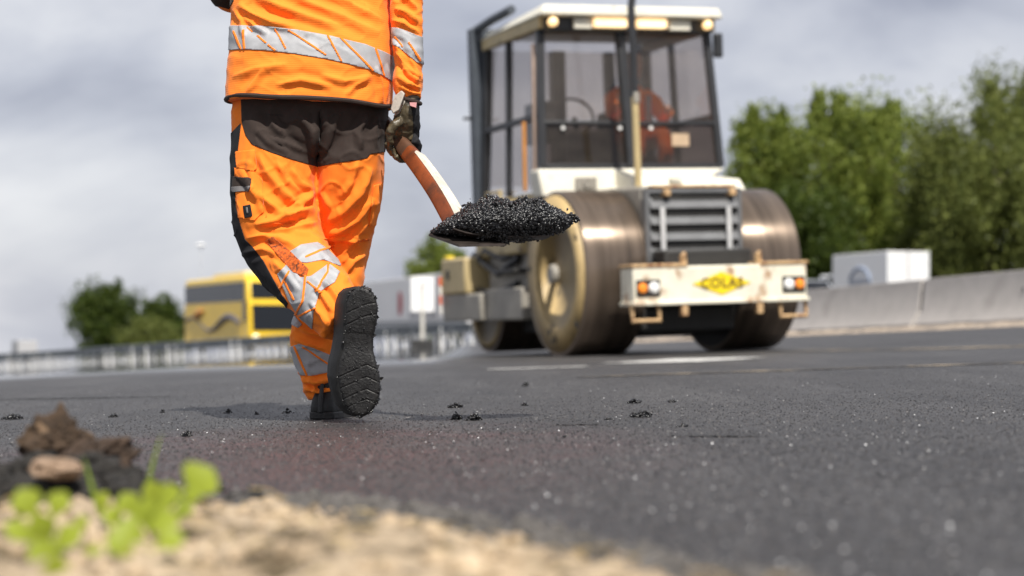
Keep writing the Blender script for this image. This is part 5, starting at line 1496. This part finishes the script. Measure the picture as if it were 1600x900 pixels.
# local frame: front at y = 0 facing -y, x to the right, body runs to +y
bus = vehicle('coach', 389, 101, BA); bus.scale = (1.2, 1.1, 1.2); tag(bus, 'yellow double-decker coach with dark windows passing behind the guard rail', 'coach')
bw, bl, bh = 2.55, 12.5, 3.42
b = MB(); prof = [(0, .35), (-.02, 1.2), (.12, 2.0), (.33, 3.05), (.7, bh), (bl - .3, bh), (bl, bh - .4), (bl, .35)]
V = [(0, y, z) for y, z in prof] + [(bw, y, z) for y, z in prof]; n = len(prof)
b.add(V, [tuple(range(n)), tuple(reversed(range(n, 2 * n)))] + [(j, n + j, n + (j + 1) % n, (j + 1) % n) for j in range(n)])
body_ = b.build('bus_body', M_bus, bus, bevel=.16, segs=4)
for s, x in ((-1, -.004), (1, bw + .004)):
    e_ = x + s * .012
    for k in range(6):
        y0 = .75 + k * 1.93
        b = MB(); b.box(min(x, e_), max(x, e_), y0, y0 + 1.90, 2.30, 3.12); b.build('side_window', M_vglass, bus)
    b = MB(); b.box(min(x, e_), max(x, e_), 1.0, bl - .2, .45, 2.22); b.build('side_panel', M_busside, bus)
    b = MB(); b.box(min(x, e_) + s * .012, max(x, e_) + s * .012, .25, .95, 1.45, 2.3); b.build('driver_window', M_vglass, bus)
    b = MB(); pts = [(x + s * .03, 1.4 + t * .5, 1.35 + .30 * math.sin(t * .42)) for t in range(22)]; b.tube(pts, [.10 + .06 * math.sin(t * .3) for t in range(22)], 6); b.build('painted_swoosh', mat('grey_swoosh', (.12, .11, .13), .5), bus)
    b = MB(); pts = [(x + s * .02, 8.2 + t * .3, 1.95 - .04 * t) for t in range(9)]; b.tube(pts, [.02, .12, .18, .2, .2, .18, .14, .08, .02], 6); b.build('painted_flourish', mat('orange_flourish', (.5, .22, .05), .5), bus)
    for y in (2.6, 9.3): wheel(bus, 0.05 if s < 0 else bw - .05, y, .5, .3, 1 if s < 0 else -1)
def front_panel(name, m, z0, z1, x0=.15, x1=bw - .15, off=-.05):
    fy = lambda z: np.interp(z, [.35, 1.2, 2.0, 3.05, bh], [0, -.02, .12, .33, .7])
    c = [(x0, fy(z0) + off, z0), (x1, fy(z0) + off, z0), (x1, fy(z1) + off, z1), (x0, fy(z1) + off, z1)]
    b = MB(); b.add(c + [(p_[0], p_[1] + .03, p_[2]) for p_ in c], [(0, 1, 2, 3), (7, 6, 5, 4), (0, 4, 5, 1), (1, 5, 6, 2), (2, 6, 7, 3), (3, 7, 4, 0)]); return b.build(name, m, bus)
front_panel('upper_windscreen', M_vglass, 2.40, 3.10); front_panel('windscreen', M_vglass, 1.05, 2.15)
for x in (.3, bw - .3): b = MB(); b.lathe([(-.05, 0), (-.04, .12), (0, .15), (.05, .15)], (x, -.01, .72), 'y', 18); b.build('headlamp', mat('lit_headlamp', (.9, .85, .7), .2, emit=((1, .9, .65), 1.5)), bus)
b = MB(); b.box(.35, bw - .35, 2.2, 8.0, bh - .05, bh + .20); b.build('roof_unit', M_busroof, bus, bevel=.10, segs=3)

M_trail = mat('grey_white_trailer', (.84, .83, .83), .5, var=.04, vscale=.4)
tr1 = Vector(((706 - 800) / F * 111, 111, 0)); ta = math.atan2(5.8, 20.)
trailer = empty('semi_trailer', (tr1.x - .0, tr1.y, float(gz(tr1.x, tr1.y))), (0, 0, ta)); tag(trailer, 'long pale grey box trailer with red and blue marks behind the sign', 'trailer')
b = MB(); b.box(0, 2.5, -3.2, 25.6, 1.05, 4.0); b.build('trailer_box', M_trail, trailer, bevel=.04)
b = MB(); b.box(.1, 2.4, -3.0, 25.4, .75, 1.0); b.build('trailer_chassis', M_frame, trailer)
for y in (10.5, 11.8, 13.1, -1.5): wheel(trailer, .05, y, .5, .3, 1); wheel(trailer, 2.45, y, .5, .3, -1)
b = MB(); b.box(-.012, -.002, -3.1, 25.5, 1.10, 1.35); b.build('lower_rail', mat('trailer_rail', (.30, .31, .33), .5), trailer)
M_red = mat('red_mark', (.42, .05, .06), .6); M_blue = mat('blue_mark', (.08, .09, .18), .6); M_greyt = mat('grey_mark', (.24, .24, .26), .6)
def side_mark(name, m, pts): b = MB(); b.prism(pts, lambda a, c, d: Vector((d, a, c)), -.004, -.010); b.build(name, m, trailer, smooth=False)
yo = 12.2
side_mark('red_emblem', M_red, [(yo + .9, 1.7), (yo + 1.2, 2.0), (yo + 1.2, 2.9), (yo + .9, 3.2), (yo + .3, 3.1), (yo, 2.7), (yo, 2.1), (yo + .3, 1.7)])
for k, yb in enumerate((8.6, 7.2, 5.9)): side_mark('blue_letter_block', M_blue if k < 2 else M_greyt, [(yb, 2.25 + .05 * k), (yb + .9, 2.25), (yb + .9, 2.95), (yb + .55, 2.95), (yb + .45, 2.55), (yb + .35, 2.95), (yb, 2.95)])
for k in range(3): side_mark('grey_text_line', M_greyt, [(3.4 + 2.4 * k, 1.55), (5.5 + 2.4 * k, 1.55), (5.5 + 2.4 * k, 1.75), (3.4 + 2.4 * k, 1.75)])

M_boxw = mat('white_truck_box', (.74, .74, .74), .5, var=.04)
M_boxs = mat('grey_white_truck_side', (.72, .74, .76), .5, var=.04)
xq = (1386 - 800) / F * 80
truck = empty('box_truck', (xq, 80, float(gz(xq, 80))), (0, 0, math.radians(19))); tag(truck, 'white box truck driving behind the concrete barrier', 'truck')
b = MB(); b.box(0, 1.92, 0, 4.6, .8, 2.90); b.build('truck_box', M_boxw, truck, bevel=.03)
for x in (0, 1.86): b = MB(); b.box(x, x + .06, -.03, -.005, .85, 2.94); b.build('corner_post', M_boxs, truck)
b = MB(); b.box(.93, .97, -.025, -.003, .85, 2.94); b.build('door_seam', M_greyt, truck)
b = MB(); b.box(.2, 1.75, 4.7, 6.2, .4, 2.1); b.build('truck_cab', M_boxs, truck, bevel=.1); b = MB(); b.box(.15, 1.8, 0, 6, .45, .75); b.build('truck_chassis', M_frame, truck)
b = MB(); b.box(.19, .205, 4.9, 5.8, 1.4, 2.0); b.build('side_window', M_vglass, truck)
for y in (.9, 5.3): wheel(truck, .1, y, .4, .25, 1); wheel(truck, 1.85, y, .4, .25, -1)
b = MB(); b.tube([(-.01, 2.2 + .9 * math.cos(a), 1.55 + .75 * math.sin(a)) for a in np.linspace(.2, 3.0, 14)], [.02] + [.07] * 12 + [.02], 6); b.build('side_emblem', mat('pale_blue_mark', (.25, .30, .40), .6), truck)
b = MB(); b.box(-.012, -.003, 1.4, 3.1, 1.5, 1.8); b.build('side_lettering', mat('pale_grey_mark', (.40, .42, .46), .6), truck)

def car(name, u, Y, ang, m, label):
    c = vehicle(name, u, Y, ang); tag(c, label, 'car')
    w, l = 1.8, 4.4
    pr = [(0, .35), (0, .75), (.15, .95), (1.1, 1.05), (1.75, 1.62), (3.3, 1.68), (4.1, 1.15), (4.35, 1.0), (4.4, .4)]
    b = MB(); n = len(pr); V = []
    for x, ins in ((0, 0), (w, 0)):
        for y, z in pr:
            ii = .14 * max(0, (z - 1.0) / .6); V.append((x + ii if x == 0 else x - ii, y, z))
    b.add(V, [tuple(range(n)), tuple(reversed(range(n, 2 * n)))] + [(j, n + j, n + (j + 1) % n, (j + 1) % n) for j in range(n)])
    b.build('car_body', m, c, bevel=.05, segs=3)
    for s in (0, 1):
        X = lambda z: (.13 * max(0, (z - 1.0) / .6) - .012) if s == 0 else w - .13 * max(0, (z - 1.0) / .6) + .012
        for (y0, y1, t0, t1) in ((1.35, 2.4, 1.80, 2.4), (2.48, 3.75, 2.48, 3.25)):
            cc_ = [(X(1.08), y0, 1.08), (X(1.08), y1, 1.08), (X(1.58), t1, 1.58), (X(1.58), t0, 1.58)]
            b = MB(); b.add(cc_ + [(p_[0] + (.02 if s == 0 else -.02), p_[1], p_[2]) for p_ in cc_], [(0, 1, 2, 3), (7, 6, 5, 4), (0, 4, 5, 1), (1, 5, 6, 2), (2, 6, 7, 3), (3, 7, 4, 0)]); b.build('side_window', M_vglass, c)
        for y in (.85, 3.5): wheel(c, 0.02 if s == 0 else w - .02, y, .33, .2, 1 if s == 0 else -1)
    cc_ = [(.2, 1.12, 1.10), (w - .2, 1.12, 1.10), (w - .28, 1.66, 1.57), (.28, 1.66, 1.57)]
    b = MB(); b.add([(p_[0], p_[1] - .02, p_[2] + .01) for p_ in cc_] + cc_, [(0, 1, 2, 3), (7, 6, 5, 4), (0, 4, 5, 1), (1, 5, 6, 2), (2, 6, 7, 3), (3, 7, 4, 0)]); b.build('windscreen', M_vglass, c)
    for x in (.25, w - .25): b = MB(); b.lathe([(-.03, 0), (-.02, .09), (.02, .1)], (x, .0, .68), 'y', 14); b.build('headlamp', M_lamp, c)
    return c
cr_ = car('car', 1262, 72, math.radians(19), mat('silver_car_paint', (.42, .44, .47), .3, metal=.5), 'silver car half hidden behind the barrier beside the roller')
cr_.scale = (1.15, 1.15, 1.12)
far = vehicle('box_truck', 28, 190, math.radians(22)); tag(far, 'tiny white box truck far off at the left edge', 'truck')
far.scale = (.8, .8, .72); b = MB(); b.box(0, 2.3, 0, 5, .9, 3.5); b.build('truck_box', mat('dull_white_box', (.42, .42, .43), .6), far, bevel=.05); b = MB(); b.box(.1, 2.2, 5.1, 6.8, .4, 2.5); b.build('truck_cab', M_boxs, far, bevel=.1)
for y in (1, 5.8): wheel(far, .1, y, .45, .3, 1)
b = MB(); b.box(.2, 2.1, 0, 6.6, .45, .85); b.build('truck_chassis', M_frame, far)

# ---- white board sign
sb = Vector(((660 - 800) / 58., F / 58., 0)); sgz = float(gz(sb.x, sb.y))
sign = empty('board_sign', (sb.x, sb.y, sgz)); tag(sign, 'white board sign on a pale post in a black foot', 'sign')
kz = lambda v: CH + (HZ - v) / 58. - sgz
b = MB(); b.box(-.31, .31, -.02, .0, kz(487), kz(432)); bd = b.build('sign_board', mat('white_sign', (.85, .85, .85), .5, var=.02), sign, bevel=.03)
for k, z in enumerate((447, 453, 459)): b = MB(); b.box(-.10, .10 - .05 * k, -.024, -.021, kz(z + 2), kz(z)); b.build('faint_text_line', mat('faint_grey_ink', (.55, .55, .56), .6), bd)
b = MB(); b.tube([(0, .02, 0), (0, .02, kz(440))], .06, 10); b.build('sign_post', mat('pale_post', (.55, .53, .48), .6), sign)
b = MB(); b.hexa([(-.32, -.3, 0), (.32, -.3, 0), (.32, .3, 0), (-.32, .3, 0), (-.28, -.25, .22), (.28, -.25, .22), (.28, .25, .22), (-.28, .25, .22)]); b.build('sign_foot', M_tyre, sign, bevel=.02)

# ---- lamp post
lx = (314 - 800) / F * 150; lz = float(gz(lx, 150)); lt = empty('street_lamp', (lx, 150, lz)); tag(lt, 'thin faint street lamp standing behind the coach', 'street lamp')
ztop = CH + (HZ - 383) / F * 150 - lz
b = MB(); b.tube([(0, 0, 0), (0, 0, ztop - .1)], [.07, .035], 8); b.build('lamp_pole', mat('pale_lamp_pole', (.55, .57, .6), .5), lt)
b = MB(); b.lathe([(-.12, .08), (-.08, .30), (.0, .36), (.1, .28), (.16, .0)], (0, 0, ztop), 'z', 18); b.build('lamp_head', mat('white_lamp_head', (.8, .8, .8), .4), lt)

# ------------------------------------------------------------------ trees
M_bark = mat('bark', (.09, .07, .05), .9, var=.3, vscale=6, bump=.5, bscale=20, bdist=.02)
LEAF = {'willow': leaf_mat('willow_leaf', (.092, .135, .026), (.29, .335, .070), .45), 'dark': leaf_mat('dark_leaf', (.030, .052, .009), (.085, .115, .022), .35), 'olive': leaf_mat('olive_leaf', (.080, .102, .026), (.215, .240, .065), .42)}
def tree(name, label, u, Y, v_top, width_px, kind, seed, n=9000, leaf=.16, upright=.6, group=None, low=.12):
    n = int(n * 2.4); rng = np.random.default_rng(seed)
    x = (u - 800) / F * Y; z0 = float(gz(x, Y)); H = CH + (HZ - v_top) / F * Y - z0; Rw = width_px / F * Y / 2
    t = empty(name, (x, Y, z0)); tag(t, label, 'tree', group)
    b = MB(); lean = rng.normal(0, .03, 2)
    b.tube([(0, 0, -.1), (lean[0] * H * .3, lean[1] * H * .3, H * .35), (lean[0] * H, lean[1] * H, H * .8)], [H * .022 + .06, H * .015 + .04, .03], 9)
    tips = []
    nl = 26
    for k in range(nl):
        h = H * rng.uniform(.12, .72); a = rng.uniform(0, 2 * math.pi)
        R_ = Rw * rng.uniform(.5, 1.0) * (1.0 - .35 * abs(h / H - .35))
        base = Vector((lean[0] * h, lean[1] * h, h)); d = Vector((math.cos(a) * R_, math.sin(a) * R_, H * rng.uniform(.10, .30) * (.5 + upright)))
        tip = base + d; tip.z = min(tip.z, H * .97)
        mid = base + d * .5 + Vector((0, 0, -.04 * H * (1 - upright)))
        b.tube([base, mid, tip], [.02 + H * .006, .015 + H * .003, .012], 6, caps=False)
        tips.append((base, mid, tip))
    b.build('trunk', M_bark, t)
    # foliage: sprays of small leaves round the limbs and the crown
    C = []; D = []
    for base, mid, tip in tips:
        for s in np.linspace(.25, 1.0, 7):
            q = base.lerp(mid, s * 2) if s < .5 else mid.lerp(tip, s * 2 - 1)
            C.append(np.array(q)); D.append(.5)
    m = 95
    for k in range(m):
        th = rng.uniform(0, 2 * math.pi); zz = rng.uniform(low, 1.0)
        prof = math.sqrt(max(0.02, 1 - ((zz - .45) / .57) ** 2))
        R_ = Rw * prof * math.sqrt(rng.random()) * rng.uniform(.8, 1.12)
        C.append(np.array([math.cos(th) * R_, math.sin(th) * R_, zz * H * rng.uniform(.94, 1.0)])); D.append(1)
    n_main = len(C)
    if upright > .7:            # thin shoots standing above the crown
        for s_ in range(16):
            th = rng.uniform(0, 2 * math.pi); R_ = Rw * rng.uniform(.1, .95); h0 = H * (.93 - .45 * (R_ / Rw) ** 2); ln = H * rng.uniform(.05, .13)
            for q in range(7): C.append(np.array([math.cos(th) * R_ * (1 + .02 * q), math.sin(th) * R_, h0 + ln * q / 6])); D.append(1)
    C = np.array(C); k = rng.integers(0, len(C), n)
    sp = Rw * .115 * rng.uniform(.5, 1.3, len(C)); sp[n_main:] = Rw * .045
    off = np.clip(rng.normal(size=(n, 3)), -1.7, 1.7) * sp[k][:, None]; off[:, 2] *= 1.0 + upright * 1.1
    P = C[k] + off; P[:, 2] = np.maximum(P[:, 2], H * low * .6)
    P[:, 0] += .05 * P[:, 2] * 0
    # shoots poking out of the top
    L = leaf * rng.uniform(.6, 1.4, n)
    d = rng.normal(size=(n, 3)); d[:, 2] += upright * 1.2; d /= np.linalg.norm(d, axis=1)[:, None]
    e = rng.normal(size=(n, 3)); e = np.cross(d, e); e /= np.linalg.norm(e, axis=1)[:, None]
    W = L * .42
    V = np.stack([P - d * L[:, None] * .5, P + e * W[:, None] * .5, P + d * L[:, None] * .5, P - e * W[:, None] * .5], 1).reshape(-1, 3)
    q = np.arange(n * 4).reshape(n, 4)
    fast_mesh('crown', V, quads=q, mat=LEAF[kind], parent=t)
    return t
G = 'trees behind the concrete barrier'
tree('tree', 'tall light green willow right behind the cab', 1192, 96, 172, 150, 'willow', 3, 11000, .26, .9, G)
tree('tree', 'bushy light green willow with twin tops in the middle of the row', 1300, 94, 162, 220, 'willow', 5, 12000, .26, .9, G)
tree('tree', 'light green willow leaning over the gap, above the white truck', 1400, 97, 172, 170, 'willow', 8, 9500, .26, .9, G)
tree('tree', 'thin darker tree with pale trunk filling the gap', 1465, 90, 205, 140, 'olive', 13, 7000, .24, .5, G)
tree('tree', 'broad olive green tree at the right edge with a pale trunk', 1545, 86, 165, 250, 'olive', 17, 13000, .24, .6, G)
tree('tree', 'tallest tree rising behind at the far right edge', 1600, 104, 112, 210, 'olive', 19, 10000, .26, .8, G)
tree('tree', 'low dark bush at the foot of the willows', 1250, 90, 290, 230, 'dark', 23, 8000, .24, .3, G, .02)
tree('tree', 'low dark bush above the barrier joint', 1445, 98, 300, 300, 'dark', 25, 8000, .24, .3, G, .02)
tree('tree', 'dark round tree standing alone at the left', 168, 150, 442, 122, 'dark', 31, 9000, .30, .2, None, .03)
tree('tree', 'small dark tree next to the coach', 258, 156, 462, 78, 'dark', 33, 6000, .30, .3, None, .03)
tree('tree', 'low green bush between the dark tree and coach', 232, 140, 500, 110, 'olive', 35, 4000, .24, .2, None, .02)
tree('tree', 'round green tree top above the grey trailer', 680, 150, 368, 112, 'willow', 37, 9000, .32, .3, None, .05)

# ------------------------------------------------------------------ crumbs of asphalt lying on the road
def clump(label, u, v, w_px, h_px, seed):
    p_ = gpix(u, v); k = p_.y / F; rng = np.random.default_rng(seed)
    n = max(6, int(w_px * h_px * .28)); n = min(n, 90)
    P = np.stack([rng.normal(0, w_px * .24 * k, n), rng.normal(0, w_px * .2 * k, n), np.abs(rng.normal(0, .45, n)) * h_px * k], 1)
    P[:, 2] = np.minimum(P[:, 2], h_px * k * (1.05 - 1.0 * np.abs(P[:, 0]) / (w_px * .6 * k))); P[:, 2] = np.maximum(P[:, 2], .0005)
    o = scatter_mesh('asphalt_clump', P, rng.uniform(1.4, 3.2, n) * k * (1.0 if w_px > 12 else .8), M_asph, seed=seed, flat=.9)
    o.location = p_
    tag(o, label, 'asphalt clump', 'black asphalt clumps dropped on the road')
for q in [('small black asphalt clump at left, third from the planted boot', 254, 645, 9, 5, 1), ('black asphalt clump at left, second from the planted boot', 357, 646, 12, 7, 2), ('black asphalt clump nearest left of the planted boot', 449, 646, 12, 8, 3),
          ('tiny black asphalt crumb between two clumps left of the boot', 401, 648, 6, 5, 4), ('flat pair of black asphalt crumbs, farther one right of the boot', 713, 637, 24, 8, 5), ('upright black asphalt clump right of the lifted boot', 713, 656, 16, 12, 6),
          ('wide black asphalt clump right of the upright one', 741, 657, 24, 12, 7), ('black asphalt crumb farthest back below the shovel', 821, 604, 9, 9, 8), ('small black asphalt crumb below the middle of the shovel load', 820, 634, 9, 7, 9),
          ('wide black asphalt clump, farther of the two below the roller', 993, 630, 26, 7, 10), ('widest black asphalt clump on the right half of the road', 1003, 652, 38, 12, 11), ('small black asphalt crumb right of the wide clumps', 1050, 629, 10, 6, 12),
          ('small black asphalt crumb nearest on the right half', 1068, 667, 13, 6, 13), ('lone black asphalt crumb left of the widest clump', 952, 656, 9, 5, 14), ('tiny black asphalt crumb in front of the shovel shadow', 882, 684, 6, 4, 15),
          ('black asphalt clump just beside the tall grass blade', 292, 682, 18, 10, 16), ('tiny black crumb above the brown clod', 178, 652, 12, 6, 17), ('black asphalt crumbs at the left edge behind the clod', 22, 655, 34, 8, 18)]:
    clump(*q)
for u, v, w in ((905, 664, 90), (1120, 682, 180)):
    a, c = gpix(u - w / 2, v), gpix(u + w / 2, v)
    tag(strip('dark_streak', a.xy, c.xy, .035, .004, MATS['dark_tar_joint'], n=20, jag=.012, taper=True), kind='structure')  # thin dark tapered streaks lying on the asphalt
